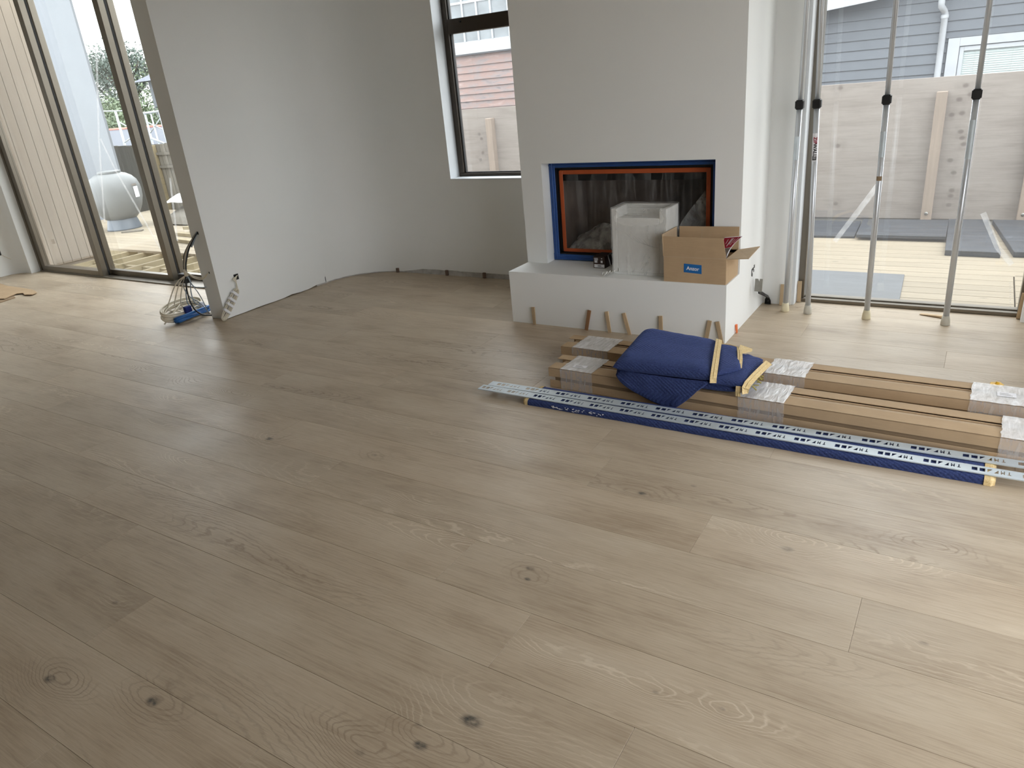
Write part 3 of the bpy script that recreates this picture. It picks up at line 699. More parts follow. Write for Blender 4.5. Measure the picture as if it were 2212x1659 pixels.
for a, b in ((-7.93, -7.661), (-7.629, -7.378), (-7.346, -7.106), (-7.074, -6.78)):
    bx(a, b, -.045, -.040, 2.235, 2.80).build('pane', M['darkpane'], ph); bx(a, b, -.045, -.040, 2.835, 3.3).build('pane', M['darkpane'], ph)

# ---------------------------------------------------------------- outside, left
wt = struct('wall_cladding', 'raw timber vertical board wall of the house outside the sliding door')
bx(-9.75, -9.572, 4.06, 4.96, -.4, 3.1).build('wall_core', M['clad'], wt)
y = 4.06 - .02
while y < 4.93:
    bx(-9.572, -9.552, max(4.061, y), min(y+.1105, 4.955), -.045, 3.1).build('cladding_board', M['clad'], wt, bevel=.003); y += .1135
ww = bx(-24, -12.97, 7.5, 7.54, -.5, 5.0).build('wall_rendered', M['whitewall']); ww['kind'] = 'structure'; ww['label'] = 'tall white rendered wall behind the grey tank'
ld = thing('unfinished_deck', 'pale timber deck with bare joists outside the sliding door', 'deck', (0, 0, 0))
x = -9.50
while x < -5.2:
    bx(x-.0225, x+.0225, 4.34, 5.42, -.30, -.075).build('joist', M['deck_y'], ld, bevel=.003); x += .36
bx(-9.55, -5.2, 4.325, 4.37, -.30, -.08).build('ledger', M['deck_y'], ld)
bx(-9.53, -5.2, 4.80, 4.845, -.30, -.10).build('blocking', M['deck_y'], ld)
y = 5.30
while y < 7.95:
    o = deck_board(-13.0, -7.05, y, ld); o.location.z = -.046; y += .141
bx(-13.0, -7.05, 5.45, 7.95, -.4, -.08).build('bearer', M['deck_y'], ld)
bf = thing('board_fence', 'grey weathered vertical board fence behind the tank and timber', 'fence', (0, 8.3, 0))
x = -14.6; rr = random.Random(5)
while x < -7.1:
    bx(x, x+.146, -.01*rr.random(), .02, -.4, 1.07 + .02*rr.random()).build('fence_board', M['oldfence'], bf, bevel=.002); x += .15
for x in (-12.96, -10.5, -8.1): bx(x-.05, x+.05, -.11, -.012, -.4, 1.06).build('fence_post', M['deck_y'], bf, bevel=.004)
for z, a in ((.93, 0), (.70, 0)): bx(-12.9, -7.1, -.05, -.011, z-.045, z).build('fence_rail', M['oldfence'], bf)
# filter tank
tk = thing('filter_tank', 'rounded grey plastic filter tank standing on the unfinished deck', 'tank', (-11.40, 6.43, -.046))
MB().lathe([(.255, 0), (.25, .02), (.205, .19), (.20, .20)], n=40).build('tank_base', M['tankbase'], tk, smooth=True)
prof = [(.16, .15), (.23, .17), (.29, .24), (.345, .35), (.378, .46), (.388, .56), (.382, .64), (.355, .72), (.30, .785), (.225, .83), (.15, .85)]
MB().lathe(prof, n=48).build('tank_body', M['tank'], tk, smooth=True)
MB().lathe([(.15, .845), (.165, .85), (.165, .875), (.12, .885)], n=40).build('neck_flange', M['tank'], tk)
def patch(a0, a1, z0, z1, r, nm, mat):
    MB().grid(lambda u, v: (r*math.cos(a0+(a1-a0)*u), r*math.sin(a0+(a1-a0)*u), z0+(z1-z0)*v), 8, 1).build(nm, M[mat], tk, smooth=True)
patch(math.radians(14), math.radians(28), .47, .63, .392, 'tank_label', 'paper'); patch(math.radians(12), math.radians(27), .645, .672, .388, 'tank_label', 'greyprint')
# heap under a white sheet, offcuts of timber
hp = thing('covered_heap', 'brown heap half covered by a white sheet at the fence', 'heap', (-10.30, 7.25, -.046))
def heapf(u, v, s=1.0):
    e = math.sin(PI*min(max(u, .001), .999))**.45*math.sin(PI*min(max(v, .001), .999))**.45
    return ((u-.5)*1.7*s, (v-.5)*1.0*s, .30*e*(1+.35*noise.noise((u*3, v*3, 6))) - .001)
MB().grid(heapf, 22, 16).build('heap_body', M['oldfence'], hp, smooth=True)
def sheetf(u, v):
    x = -.85 + 1.25*u; y = -.30 + .85*v
    return (x, y, .36 + .07*noise.noise((u*3, v*3, 2)) + .05*(1-abs(2*u-1)) - .25*max(0, .25-v) - .10*u*u)
MB().grid(sheetf, 20, 16).build('white_sheet', M['foam'], hp, smooth=True, solid=.006)
lg = (((-9.70,6.36,.02),(-8.6,6.00,.13)), ((-9.6,6.16,-.022),(-8.5,6.06,-.022)), ((-9.3,5.85,-.022),(-8.2,5.70,-.022)), ((-9.8,6.52,-.022),(-8.9,6.30,-.022)), ((-9.2,6.115,.024),(-8.4,6.07,.024)))
for q, (a, b) in enumerate(lg):
    o = MB().bar(a, b, .09, .045).build('timber_offcut', M['deck_y'], bevel=.002)
    tag(o, ['sloping pale timber length on the offcut pile beside the fence heap', 'pale timber length lying flat under the sloping one', 'front pale timber length of the offcut pile on the deck', 'rear pale timber length of the offcut pile by the covered heap', 'short pale timber length resting on top of the offcut pile'][q], 'timber', 'timber offcuts on the unfinished deck')
o = MB().bar((-11.0, 6.15, -.036), (-10.75, 6.32, -.036), .09, .02).build('timber_offcut', M['oldfence']); tag(o, 'small brown board lying beside the grey tank base', 'timber')
# scaffold frames, shed roof, far house and trees behind the board fence
def scaffold(name, pts, label):
    t = thing(name, label, 'scaffold', (0, 0, 0))
    for a, b, r in pts: MB().tube([a, b], r, 8).build('scaffold_tube', M['galv'], t, smooth=True)
Y = 12.0
scaffold('scaffold_frame', [((-18.9, Y, 1.64), (-18.0, Y, 1.65), .03), ((-18.79, Y, 1.64), (-18.79, Y, -.42), .024), ((-18.53, Y, 1.64), (-18.53, Y, -.42), .02), ((-18.15, Y, 1.65), (-18.15, Y, -.42), .024),
         ((-18.82, Y, 1.12), (-18.15, Y, 1.5), .014), ((-18.79, Y, 1.42), (-18.15, Y, 1.2), .014), ((-18.79, Y, 1.02), (-18.2, Y, .84), .024)], 'galvanised scaffold frame with crossed braces beyond the fence, beside the far house')
scaffold('scaffold_frame', [((-20.8, Y, 1.8), (-19.5, Y, 1.74), .016), ((-20.09, Y, 1.77), (-20.08, Y, -.42), .03), ((-20.09, Y, 1.5), (-19.6, Y, 1.3), .016), ((-20.09, Y, .95), (-19.5, Y, 1.12), .016), ((-19.5, Y, 1.74), (-19.5, Y, -.42), .024)], 'galvanised scaffold upright with a top rail in front of the trees')
sh = thing('low_shed', 'low shed with a grey roof and rusty ridge behind the fence', 'shed', (-20.6, 13.4, 0))
bx(-2.2, 2.4, -.8, .8, -.42, .9).build('shed_wall', M['plate'], sh)
MB().prism([(-2.4, -1.0, .82), (2.6, -1.0, .80), (2.6, 0, 1.22), (-2.4, 0, 1.24)], (0, 0, .04)).build('shed_roof', M['roof'], sh)
MB().tube([(-2.4, 0, 1.27), (2.6, 0, 1.25)], .05, 8).build('ridge_cap', M['redroof'], sh)
fh = thing('far_house', 'far house with a pale slate roof among the trees', 'house', (-22.5, 17.5, 0))
bx(-2.2, 2.4, -1.3, 3, -.42, 2.65).build('house_wall', M['greyboard'], fh)
MB().add([(-2.7, -1.6, 2.66), (2.9, -1.6, 2.66), (2.9, 3.4, 2.66), (-2.7, 3.4, 2.66), (-.6, .8, 3.75), (1.0, .8, 3.75)], [(0, 1, 5, 4), (1, 2, 5), (2, 3, 4, 5), (3, 0, 4), (3, 2, 1, 0)]).build('house_roof', M['roof'], fh)
bx(-1.75, -1.2, -1.36, -1.3, 1.7, 2.45).build('house_window', M['white'], fh)
def tree(name, x, y, h, crown, seed, label, leaf='leaf', n=2600, trunk=.12, size=.09, cat='tree'):
    r = random.Random(seed); t = thing(name, label, cat, (x, y, -.42), group=None)
    mb = MB(); tips = []
    def grow(p, d, ln, rad, lev):
        q = p + d*ln; mid = p + d*ln*.5 + Vector((r.uniform(-.05, .05), r.uniform(-.05, .05), 0))*ln
        mb.tube([p, mid, q], [rad, rad*.85, rad*.68], 6)
        if lev == 0: tips.append(q); return
        if lev <= 2: tips.append(q)
        for k in range(r.choice((2, 3, 3))):
            nd = (d + Vector((r.uniform(-1, 1), r.uniform(-1, 1), r.uniform(-.25, .7)))*.8).normalized(); grow(q, nd, ln*r.uniform(.6, .82), rad*.62, lev-1)
    grow(Vector((0, 0, 0)), Vector((r.uniform(-.1, .1), r.uniform(-.1, .1), 1)).normalized(), h*.33, trunk, 3)
    mb.build('trunk', M['bark'], t, smooth=True)
    lf = MB()
    for k in range(n):
        c = r.choice(tips) + Vector((r.gauss(0, crown), r.gauss(0, crown), r.gauss(0, crown*.55)))
        if c.z < .1: continue
        a = Vector((r.uniform(-1, 1), r.uniform(-1, 1), r.uniform(-1, 1))).normalized(); b = a.cross(Vector((r.uniform(-1, 1), r.uniform(-1, 1), r.uniform(-1, 1)))).normalized()
        sz = size*r.uniform(.6, 1.3); lf.add([c-a*sz, c+b*sz*.4, c+a*sz, c-b*sz*.4], [(0, 1, 2, 3)])
    f = lf.build('foliage', M[leaf], t); f['kind'] = 'stuff'
tree('tall_tree', -33.0, 20.5, 5.6, .42, 11, 'tall dark tree with bare branches rising beside the white wall', 'leafdk', 5200, .16, .07)
tree('tall_tree', -35.2, 21.5, 5.0, .40, 12, 'dark tree partly hidden behind the white wall edge', 'leafdk', 5000, .15, .07)
tree('bushy_tree', -28.5, 21.5, 4.6, .8, 13, 'rounded green tree rising behind the far house roof', 'leaf', 8000, .14, .08)
tree('leafy_shrub', -31.4, 18.5, 2.5, .75, 14, 'broad grey green shrub behind the scaffold upright', 'leaf', 14000, .1, .08, 'shrub')
tree('leafy_shrub', -33.6, 19.0, 2.7, .75, 15, 'dense grey green shrub beside the white wall', 'leafdk', 14000, .1, .08, 'shrub')
tree('leafy_shrub', -27.4, 17.2, 2.2, .7, 16, 'light green shrub in front of the far house', 'leaf', 12000, .1, .075, 'shrub')
tree('leafy_shrub', -24.6, 14.9, 1.8, .55, 17, 'light green shrub behind the crossed scaffold braces', 'leaf', 10000, .08, .07, 'shrub')

# ---------------------------------------------------------------- wrapped cartons on the floor
def carton(loc, rz, label, bands, sticker=None, length=3.1, seed=1):
    t = thing('wrapped_carton', label, 'package', loc, rz, 'long wrapped cartons on the floor')
    r = random.Random(seed); L = length; Wd = .205; Hh = .113; T = .004
    # core: flat boards stacked inside, a little recessed
    bx(.035, L-.03, .010, Wd-.010, .0, Hh-.020).build('core_board', M['carddk'], t)
    bx(.03, L-.03, .012, .120, Hh-.018, Hh-.008).build('inner_sheet', M['cardin'], t, bevel=.001)
    bx(.032, L-.03, .1225, .127, Hh-.018, Hh-.004).build('inner_sheet', M['card'], t)
    bx(.034, L-.03, .1305, .135, Hh-.018, Hh-.006).build('inner_sheet', M['card'], t)
    # four cardboard corner angles
    def angle(x0, y0, z0, sy, sz, ly, lz, nm='corner_board'):
        ys = sorted((y0, y0+sy*ly)); zs = sorted((z0, z0+sz*T)); mb = bx(x0, L, ys[0], ys[1], zs[0], zs[1])
        ys = sorted((y0, y0+sy*T)); zs = sorted((z0, z0+sz*lz)); mb.box(x0, L, ys[0], ys[1], zs[0], zs[1])
        mb.build(nm, M['card'], t, bevel=.0012)
    angle(0.0, 0, Hh, 1, -1, .086, .050)
    angle(.006, 0, .0005, 1, 1, .086, .044)
    angle(-.022, Wd, Hh, -1, -1, .066, .048)
    angle(-.010, Wd, .0005, -1, 1, .066, .046)
    for q, (a, b, mt) in enumerate(bands):
        e = .0025
        def face(kind):
            def f(u, v):
                x = a + (b-a)*u + (.006*noise.noise((v*7, q*3.1, seed)) if u in (0, 1) else 0)
                j = .0018*noise.noise((x*46, v*7, seed)) + .0012*noise.noise((x*120, v*16, seed+5))
                if kind == 0: return (x, -e-abs(j), .002 + Hh*v)
                if kind == 1: return (x, -e + (Wd+2*e)*v, Hh+.002+e+j)
                return (x, Wd+e+abs(j), .002 + Hh*v)
            return f
        MB().grid(face(1), 40, 16).build('stretch_wrap', M['stretchtop'], t, smooth=True)
        MB().grid(face(0), 30, 8).build('stretch_wrap', M['stretch'], t, smooth=True)
        MB().grid(face(2), 14, 4).build('stretch_wrap', M['stretch'], t, smooth=True)
        for k in range(3):        # rolled edges of the film
            mb = MB()
            xe = (a, b, b - r.uniform(.02, .05))[k]
            mb.tube([(xe+r.uniform(-.006, .006), -.0045, .004), (xe, -.0045, Hh), (xe, -.003, Hh+.0045), (xe+.004, Wd, Hh+.0045)], .0013, 5)
            mb.build('film_edge', M['tapeclear'], t)
    if sticker:
        x, y, w, h, a = sticker
        o = bx(-w/2, w/2, -h/2, h/2, 0, .0008).build('paper_label', M['paper'], t); o.location = (x, y, Hh+.006); o.rotation_euler = (0, 0, a)
        mb = MB()
        for k in range(3): mb.box(-w*.36, w*(.1+.1*k), h*(.22-.22*k)-.0012, h*(.22-.22*k)+.0012, .0008, .0011)
        mb.build('label_print', M['greyprint'], o)
    return t
carton((-1.853, 3.120, 0), -.0275, 'front long cardboard carton in stretch wrap, beside the metal strips', ((.075, .265, 0), (1.03, 1.235, 0), (2.05, 2.55, 0)), (.165, .06, .075, .034, .1), 3.1, 2)
carton((-1.946, 3.437, 0), -.0203, 'rear long cardboard carton in stretch wrap, nearer the fireplace', ((.075, .30, 0), (1.16, 1.35, 0), (2.03, 2.55, 0)), (2.16, .10, .07, .045, .05), 3.1, 5)

# ---------------------------------------------------------------- moving blankets
def superp(t, e=7): return max(0.0, 1 - abs(2*t-1)**e)**.5
def pillow(q, z0, th, seed=0, nu=44, nv=34, wr=.006, e=7, zt=None):
    """folded layer of padded cloth: quad outline (front-left, front-right, back-right, back-left), bottom z0, thickness th"""
    mb = MB()
    def pt(u, v):
        a = Vector(q[0]).lerp(Vector(q[1]), u); b = Vector(q[3]).lerp(Vector(q[2]), u); return a.lerp(b, v)
    def top(u, v):
        uu = .5-.5*math.cos(PI*u); vv = .5-.5*math.cos(PI*v); p = pt(uu, vv)
        pr = superp(uu, e)*superp(vv, e)
        w = noise.noise((p[0]*6+seed, p[1]*6, seed))*wr + noise.noise((p[0]*22, p[1]*17+seed, 3))*wr*.35
        dz = (zt(uu, vv) if zt else 0)
        return (p[0], p[1], z0 + (th+dz)*(.42 + .58*pr) + w*pr)
    def bot(u, v):
        uu = .5-.5*math.cos(PI*u); vv = .5-.5*math.cos(PI*v); p = pt(uu, vv)
        return (p[0], p[1], z0 + th*(.42 - .42*superp(uu, e)*superp(vv, e)))
    mb.grid(top, nu, nv); mb.grid(bot, nu, nv); return mb
qb = thing('moving_blanket', 'folded navy quilted moving blanket with yellow bindings heaped on the cartons', 'blanket', (0, 0, 0))
mb = pillow([(-1.40, 3.085), (-.83, 3.09), (-.84, 3.50), (-1.43, 3.52)], .115, .062, 1)
def ztop(u, v): return .018*(1-u)*v
mb2 = pillow([(-1.435, 3.045), (-.925, 3.065), (-1.045, 3.515), (-1.475, 3.56)], .168, .074, 4, 60, 44, .007, 8, ztop)
mb.add(mb2.v, mb2.f)
# the roll of the fold on the left
rp_ = [(-1.375 - .04*k/10, 3.07 + .045*k, .178 + .004*math.sin(k)) for k in range(11)]
mb.tube(rp_, [.045] + [.064]*9 + [.05], 18)
mb.build('folded_cloth', M['quilt'], qb, smooth=True)
pillow([(-.96, 3.075), (-.795, 3.085), (-.80, 3.44), (-1.06, 3.50)], .150, .052, 7, 26, 30, .010, 6).build('folded_cloth', M['quilt'], qb, smooth=True)
pillow([(-.93, 3.10), (-.845, 3.20), (-.925, 3.47), (-1.04, 3.505)], .190, .034, 9, 22, 26, .008, 6).build('folded_cloth', M['quilt'], qb, smooth=True)
pillow([(-.90, 3.12), (-.79, 3.085), (-.762, 3.385), (-.90, 3.50)], .135, .058, 12, 24, 28, .010, 6).build('folded_cloth', M['quilt'], qb, smooth=True)
# corner hanging down over the front carton
def flap(u, v):
    x = -1.425 + .46*u; zt = .176
    if u < .63: k = u/.63; zb = .150 - .144*k**.75
    else: k = (u-.63)/.37; zb = .006 + .166*k**1.05
    z = zt + (zb-zt)*v
    yy = 3.088 - .035*math.sin(PI*min(1, (.176-z)/.19 + .12)) - .010*math.sin(PI*u)
    yy += .006*noise.noise((u*5, v*3, 8)) + .012*max(0, .12-u)*8*(1 - v)
    return (x, yy, z)
MB().grid(flap, 34, 22).build('hanging_corner', M['quilt'], qb, smooth=True, solid=.013)
def binding(pts, w, th=.005, up=(0, 0, 1), nm='binding'):
    mb = MB(); n = len(pts); P = [Vector(p) for p in pts]
    for i, p in enumerate(P):
        d = (P[min(i+1, n-1)] - P[max(i-1, 0)]).normalized(); sd = d.cross(Vector(up)).normalized(); uu = sd.cross(d).normalized()
        for a, b in ((-1, 0), (1, 0), (1, 1), (-1, 1)): mb.v.append(tuple(p + sd*(a*w/2) + uu*(b*th)))
    for i in range(n-1):
        for k in range(4): mb.f.append((i*4+k, i*4+(k+1) % 4, i*4+4+(k+1) % 4, i*4+4+k))
    mb.f.append((0, 1, 2, 3)); mb.f.append(tuple((n-1)*4+k for k in (3, 2, 1, 0)))
    # stitched ridge along the tape
    mb.tube([p + Vector(up)*th for p in P], .0022, 5)
    return mb.build(nm, M['binding'], qb, smooth=False)
binding([(-1.043, 3.51, .205), (-1.037, 3.48, .236), (-1.015, 3.40, .247), (-.985, 3.28, .246), (-.955, 3.16, .240), (-.940, 3.095, .228), (-.934, 3.062, .205), (-.934, 3.058, .182)], .030, up=(.3, -.35, .9))
binding([(-1.035, 3.48, .212), (-.985, 3.48, .214), (-.935, 3.455, .213), (-.918, 3.42, .212)], .016, up=(0, .1, 1))
binding([(-.925, 3.45, .213), (-.905, 3.39, .219), (-.878, 3.30, .217), (-.858, 3.215, .204)], .024, up=(.2, -.1, 1))
MB().prism([(-.925, 3.47, .222), (-.865, 3.475, .205), (-.862, 3.46, .202), (-.91, 3.36, .214)], (0, 0, .006)).build('binding', M['binding'], qb)
binding([(-.765, 3.40, .172), (-.760, 3.37, .186), (-.765, 3.28, .192), (-.775, 3.18, .190), (-.785, 3.10, .182), (-.79, 3.078, .168), (-.792, 3.076, .142)], .034, up=(.45, -.2, .85))
binding([(-.822, 3.082, .172), (-.822, 3.078, .150), (-.822, 3.084, .122)], .022, up=(.1, -1, 0))
binding([(-1.455, 3.545, .222), (-1.40, 3.545, .232), (-1.33, 3.54, .228)], .010, up=(0, .7, .7))
mb = MB(); rr = random.Random(8)
for k in range(9):
    a = (-.770 + rr.uniform(-.012, .012), 3.20 + rr.uniform(-.06, .06), .165 + rr.uniform(-.02, .02))
    mb.bar(a, (a[0] + .022, a[1] + rr.uniform(-.01, .01), a[2] - rr.uniform(0, .02)), .007, .003)
mb.build('frayed_edge', pmat('olive_wadding', s(150, 138, 70), .9), qb)
# blanket folded into a long strip on the floor under the metal profiles
fb = thing('floor_blanket', 'long navy blanket folded into a flat strip under the metal profiles', 'blanket', (0, 0, 0))
def stripf(u, v):
    x = -1.842 + 2.00*u; a = PI*(1-v); y = 2.965 + .098*(-math.copysign(abs(math.cos(PI*v))**.35, math.cos(PI*v)))
    z = .031*(math.sin(PI*v))**.35
    w = noise.noise((x*9, y*12, 2))*.002
    return (x, y + (w*1.5 if v < .3 else 0), max(0.0005, z + w*(1 if .05 < v < .95 else 0)))
MB().grid(stripf, 110, 24).build('folded_cloth', M['quilt'], fb, smooth=True)
def endcap(x0, x1, nm, mat='binding'):
    def f(u, v):
        x = x0 + (x1-x0)*u; c = math.cos(PI*v); k = 1 if u < .75 else .9
        return (x, 2.965 + .100*k*(-math.copysign(abs(c)**.35, c)), max(.0005, .033*k*math.sin(PI*v)**.35))
    m = MB().grid(f, 6, 24); b = len(m.v)
    MBx = m.build(nm, M[mat], fb, smooth=True)
endcap(-1.842, -1.872, 'binding'); endcap(.158, .195, 'binding')
mb = MB(); rr = random.Random(21)
for k in range(40):
    x = -1.70 + rr.random()**1.3*.30; a = (x, 2.866 + rr.uniform(-.0015, .0), .014 + rr.uniform(-.006, .009))
    mb.bar(a, (a[0] + rr.uniform(.002, .012), a[1], a[2] + rr.uniform(-.003, .003)), .0022, .0022, up=(0, -1, 0))
mb.build('paint_scuff', M['paper'], fb)

# ---------------------------------------------------------------- perforated metal strips
def perforated(name, label, loc, rz, length, width, pitch, first, lip):
    t = thing(name, label, 'metal strip', loc, rz, 'perforated metal strips on the blanket')
    cu = bpy.data.curves.new('strip_outline', 'CURVE'); cu.dimensions = '2D'; cu.fill_mode = 'BOTH'; cu.extrude = .0006
    def loop(pts):
        sp = cu.splines.new('POLY'); sp.points.add(len(pts)-1); sp.use_cyclic_u = True
        for p, c in zip(sp.points, pts): p.co = (c[0], c[1], 0, 1)
    loop([(0, 0), (length, 0), (length, width), (0, width)])
    k = pitch/.162; y0 = width*.28; h = width*.46
    x = first
    while x + .15*k < length - .01:
        if x > .004:
            for dx in (0.0, .0255):
                loop([(x+dx*k, y0), (x+(dx+.0185)*k, y0), (x+(dx+.0185)*k, y0+h), (x+dx*k, y0+h)])
            a = x + .0505*k; loop([(a, y0), (a, y0+h), (a+.0165*k, y0+h)])
            a = x + .0705*k; loop([(a, y0), (a+.0155*k, y0), (a+.0155*k, y0+h)])
            a = x + .0935*k; w = .0125*k; b = .003*k     # letter M seen upside down
            loop([(a, y0), (a+b, y0), (a+w*.5, y0+h*.36), (a+w-b, y0), (a+w, y0), (a+w, y0+h), (a+w-b, y0+h), (a+w-b, y0+h*.42), (a+w*.5, y0+h*.72), (a+b, y0+h*.42), (a+b, y0+h), (a, y0+h)])
            a = x + .1140*k; w = .0115*k                 # letter T seen upside down
            loop([(a, y0), (a+w, y0), (a+w, y0+h*.2), (a+w*.66, y0+h*.24), (a+w*.66, y0+h), (a+w*.34, y0+h), (a+w*.34, y0+h*.24), (a, y0+h*.24)])
        x += pitch
    o = bpy.data.objects.new('tmp', cu); C.collection.objects.link(o); bpy.context.view_layer.update()
    me = bpy.data.meshes.new_from_object(o); bpy.data.objects.remove(o); bpy.data.curves.remove(cu)
    me.materials.clear(); me.materials.append(M['galv'])
    link('flange', me, t)
    bx(0, length, -.0012, .0, -lip, .0006).build('lip', M['galv'], t)
    return t
perforated('metal_strip', 'front perforated metal strip lying along the blanket edge', (-2.165, 2.884, .0375), .0015, 2.95, .058, .162, .012, .004)
perforated('metal_strip', 'rear perforated metal strip lying next to the cartons', (-2.14, 2.945, .0385), .0175, 2.9, .056, .1815, .045, .004)

# ---------------------------------------------------------------- things on the hearth
wp = thing('wrapped_parcel', 'white foam parcel in clear plastic standing on the hearth', 'parcel', (-1.927, 4.150, .36))
pw, pd, phh = .357, .205, .413
mb = bx(0, pw, 0, pd, 0, .02); mb.box(0, .035, 0, .03, .02, phh); mb.box(pw-.045, pw, 0, .03, .02, phh); mb.box(.035, pw-.045, 0, .03, .02, phh-.055)
mb.box(0, .03, .03, pd, .02, phh); mb.box(pw-.03, pw, .03, pd, .02, phh); mb.box(.03, pw-.03, pd-.03, pd, .02, phh); mb.box(.03, pw-.03, .03, pd-.03, .02, phh-.06)
mb.build('foam_block', M['foam'], wp, bevel=.003)
def wrapf(u, v):
    e = .004; x = -e + (pw+2*e)*u; Ht = phh+e
    if v < .6: w = v/.6; y = -e; z = .004 + Ht*w
    else: w = (v-.6)/.4; y = -e + (pd+2*e)*w; z = .004 + Ht
    sag = 0
    if v >= .6: sag = -.028*math.sin(PI*u)*math.sin(PI*w)
    elif w > .7: sag = 0
    j = .0035*noise.noise((x*26, y*20, z*9))
    bow = .022*math.sin(PI*u)*max(0, 1-abs(z-.36)/.06) if v < .6 else 0
    return (x, y + (j if v < .6 else 0) + bow, z + sag + (j if v >= .6 else 0))
MB().grid(wrapf, 40, 60).build('plastic_wrap', M['parcel'], wp, smooth=True)
for xx in (-.004, pw+.004):
    MB().grid(lambda u, v: (xx + .003*noise.noise((u*5, v*8, xx*9)), -.004+(pd+.008)*u, .004+(phh+.002)*v), 12, 20).build('plastic_wrap', M['parcel'], wp, smooth=True)
mb = MB()
for k in range(5):
    a = .06 + .03*k; mb.tube([(a+.03, -.0065, .27-.01*k), (a+.07, -.0065, .235-.012*k), (a+.125, -.0065, .205-.006*k)], .0011, 5)
mb.tube([(.03, -.006, .40), (.06, -.004, .385), (.10, .0, .375), (.2, .004, .372)], .003, 6)
mb.build('film_crease', M['tapeclear'], wp)
MB().tube([(-.012, .03, .10), (-.03, .02, .13), (-.04, .015, .115), (-.028, .01, .075), (-.02, .005, .05)], .0035, 7).build('film_tail', M['tapeclear'], wp, smooth=True)
mb = MB(); pts = []
for k in range(60):
    t = k/59; a = t*26; pts.append((-1.968 + .075*t + .012*math.cos(a), 4.075 + .085*t*t + .014*math.sin(a*.9), .3655 + .011*(1+math.sin(a*1.1)) + .018*t*abs(math.sin(t*9))))
mb.tube(pts, .0035, 6); o = mb.build('crumpled_film', M['foam'], smooth=True); tag(o, 'small crumpled twist of white plastic beside the parcel', 'plastic scrap')
bb = thing('brown_box', 'small dark brown printed box with a white label on the hearth', 'box', (-2.122, 4.262, .36), -.01)
bx(0, .0855, 0, .125, 0, .0775).build('box_body', M['brownprint'], bb, bevel=.0015)
mb = bx(.006, .080, -.0008, 0, .005, .026); mb.build('box_label', M['paper'], bb)
mb = MB()
for q in range(6): mb.box(.032+.0045*q, .0345+.0045*q, -.0012, -.0008, .011, .020)
mb.build('label_print', M['black'], bb)
mb = bx(.006, .034, -.0007, 0, .064, .068)
for z in (.049, .052, .055, .058): mb.box(.008, .036-.006*((.058-z)/.009), -.0007, 0, z, z+.002)
mb.box(.009, .030, -.0007, 0, .037, .047); mb.box(.058, .066, -.0007, 0, .062, .067); mb.box(.054, .068, -.0007, 0, .036, .052)
mb.build('box_print', M['paper'], bb)
cb = thing('cardboard_box', 'open brown cardboard box with a blue sticker on the hearth corner', 'box', (-1.553, 4.058, .36))
w, d, h, T = .376, .245, .153, .004
mb = bx(0, w, 0, d, 0, T); mb.box(0, w, 0, T, T, h); mb.box(0, w, d-T, d, T, h); mb.box(0, T, T, d-T, T, h); mb.box(w-T, w, T, d-T, T, h)
mb.build('box_body', M['card'], cb, bevel=.0008)
MB().prism([(-.003, .001, h), (w-.002, .001, h), (w-.020, -.003, h+.117), (-.006, -.003, h+.120)], (0, T, 0)).build('box_flap', M['card'], cb)
MB().prism([(.010, d-T, h-.02), (w, d-T, h-.02), (w+.001, d-T, h+.135), (.012, d-T, h+.131)], (0, T, 0)).build('box_flap', M['card'], cb)
MB().prism([(-.001, .002, h), (-.001, d-.012, h), (-.001, d-.016, h+.132), (-.003, -.010, h+.133)], (-T, 0, 0)).build('box_flap', M['cardin'], cb)
MB().prism([(w-.001, .003, h), (w+.127, -.008, h+.012), (w+.120, d+.016, h+.020), (w-.001, d-.003, h)], (0, 0, -T)).build('box_flap', M['cardin'], cb)
bx(.003, w-.003, -.0006, 0, h-.0015, h+.001).build('fold_line', M['cardin'], cb)
bx(.150, .153, d-T-.0006, d-T, h-.02, h+.13).build('fold_line', M['cardin'], cb)
st = MB().prism([(.125, 0, .063), (.233, 0, .057), (.232, 0, .110), (.126, 0, .115)], (0, -.0008, 0)).build('sticker', M['blueprint'], cb)
text('sticker_text', 'Anzor', .030, M['paper'], st, frame_mat((.180, -.0012, .086), (1, 0, -.05), (.05, 0, 1)), .0006)
bk = thing('red_booklet', 'crimson printed booklet sticking out of the cardboard box', 'booklet', (-1.553, 4.058, .36))
def bkf(u, v, off=0.0):
    a = Vector((.262, .115, .105)).lerp(Vector((.343, .120, .122)), u); b = Vector((.318, .150, .243)).lerp(Vector((.428, .146, .257)), u)
    p = a.lerp(b, v); p.y += .035*math.sin(PI*v)*.6 - .012*u + off; p.x -= .022*math.sin(PI*v)*u
    return p
MB().grid(lambda u, v: bkf(u, v), 10, 12).build('pages', M['paper'], bk, smooth=True, solid=.006)
MB().grid(lambda u, v: bkf(.02+.95*u, .5+.49*v, -.0045), 10, 8).build('cover', M['redprint'], bk, smooth=True)
MB().grid(lambda u, v: bkf(.02+.93*u, .02+.47*v, -.0045), 10, 8).build('cover_picture', M['greyprint'], bk, smooth=True)
mb = MB()
for k, (u0, a_, b_) in enumerate(((.50, .58, .94), (.58, .66, .94), (.72, .62, .9), (.30, .70, .9), (.86, .7, .95))):
    p = [bkf(u0, a_ + (b_-a_)*j/4, -.0055) for j in range(5)]; mb.tube(p, .0016 if k in (0, 1) else .0009, 4)
mb.build('cover_print', M['paper'], bk)

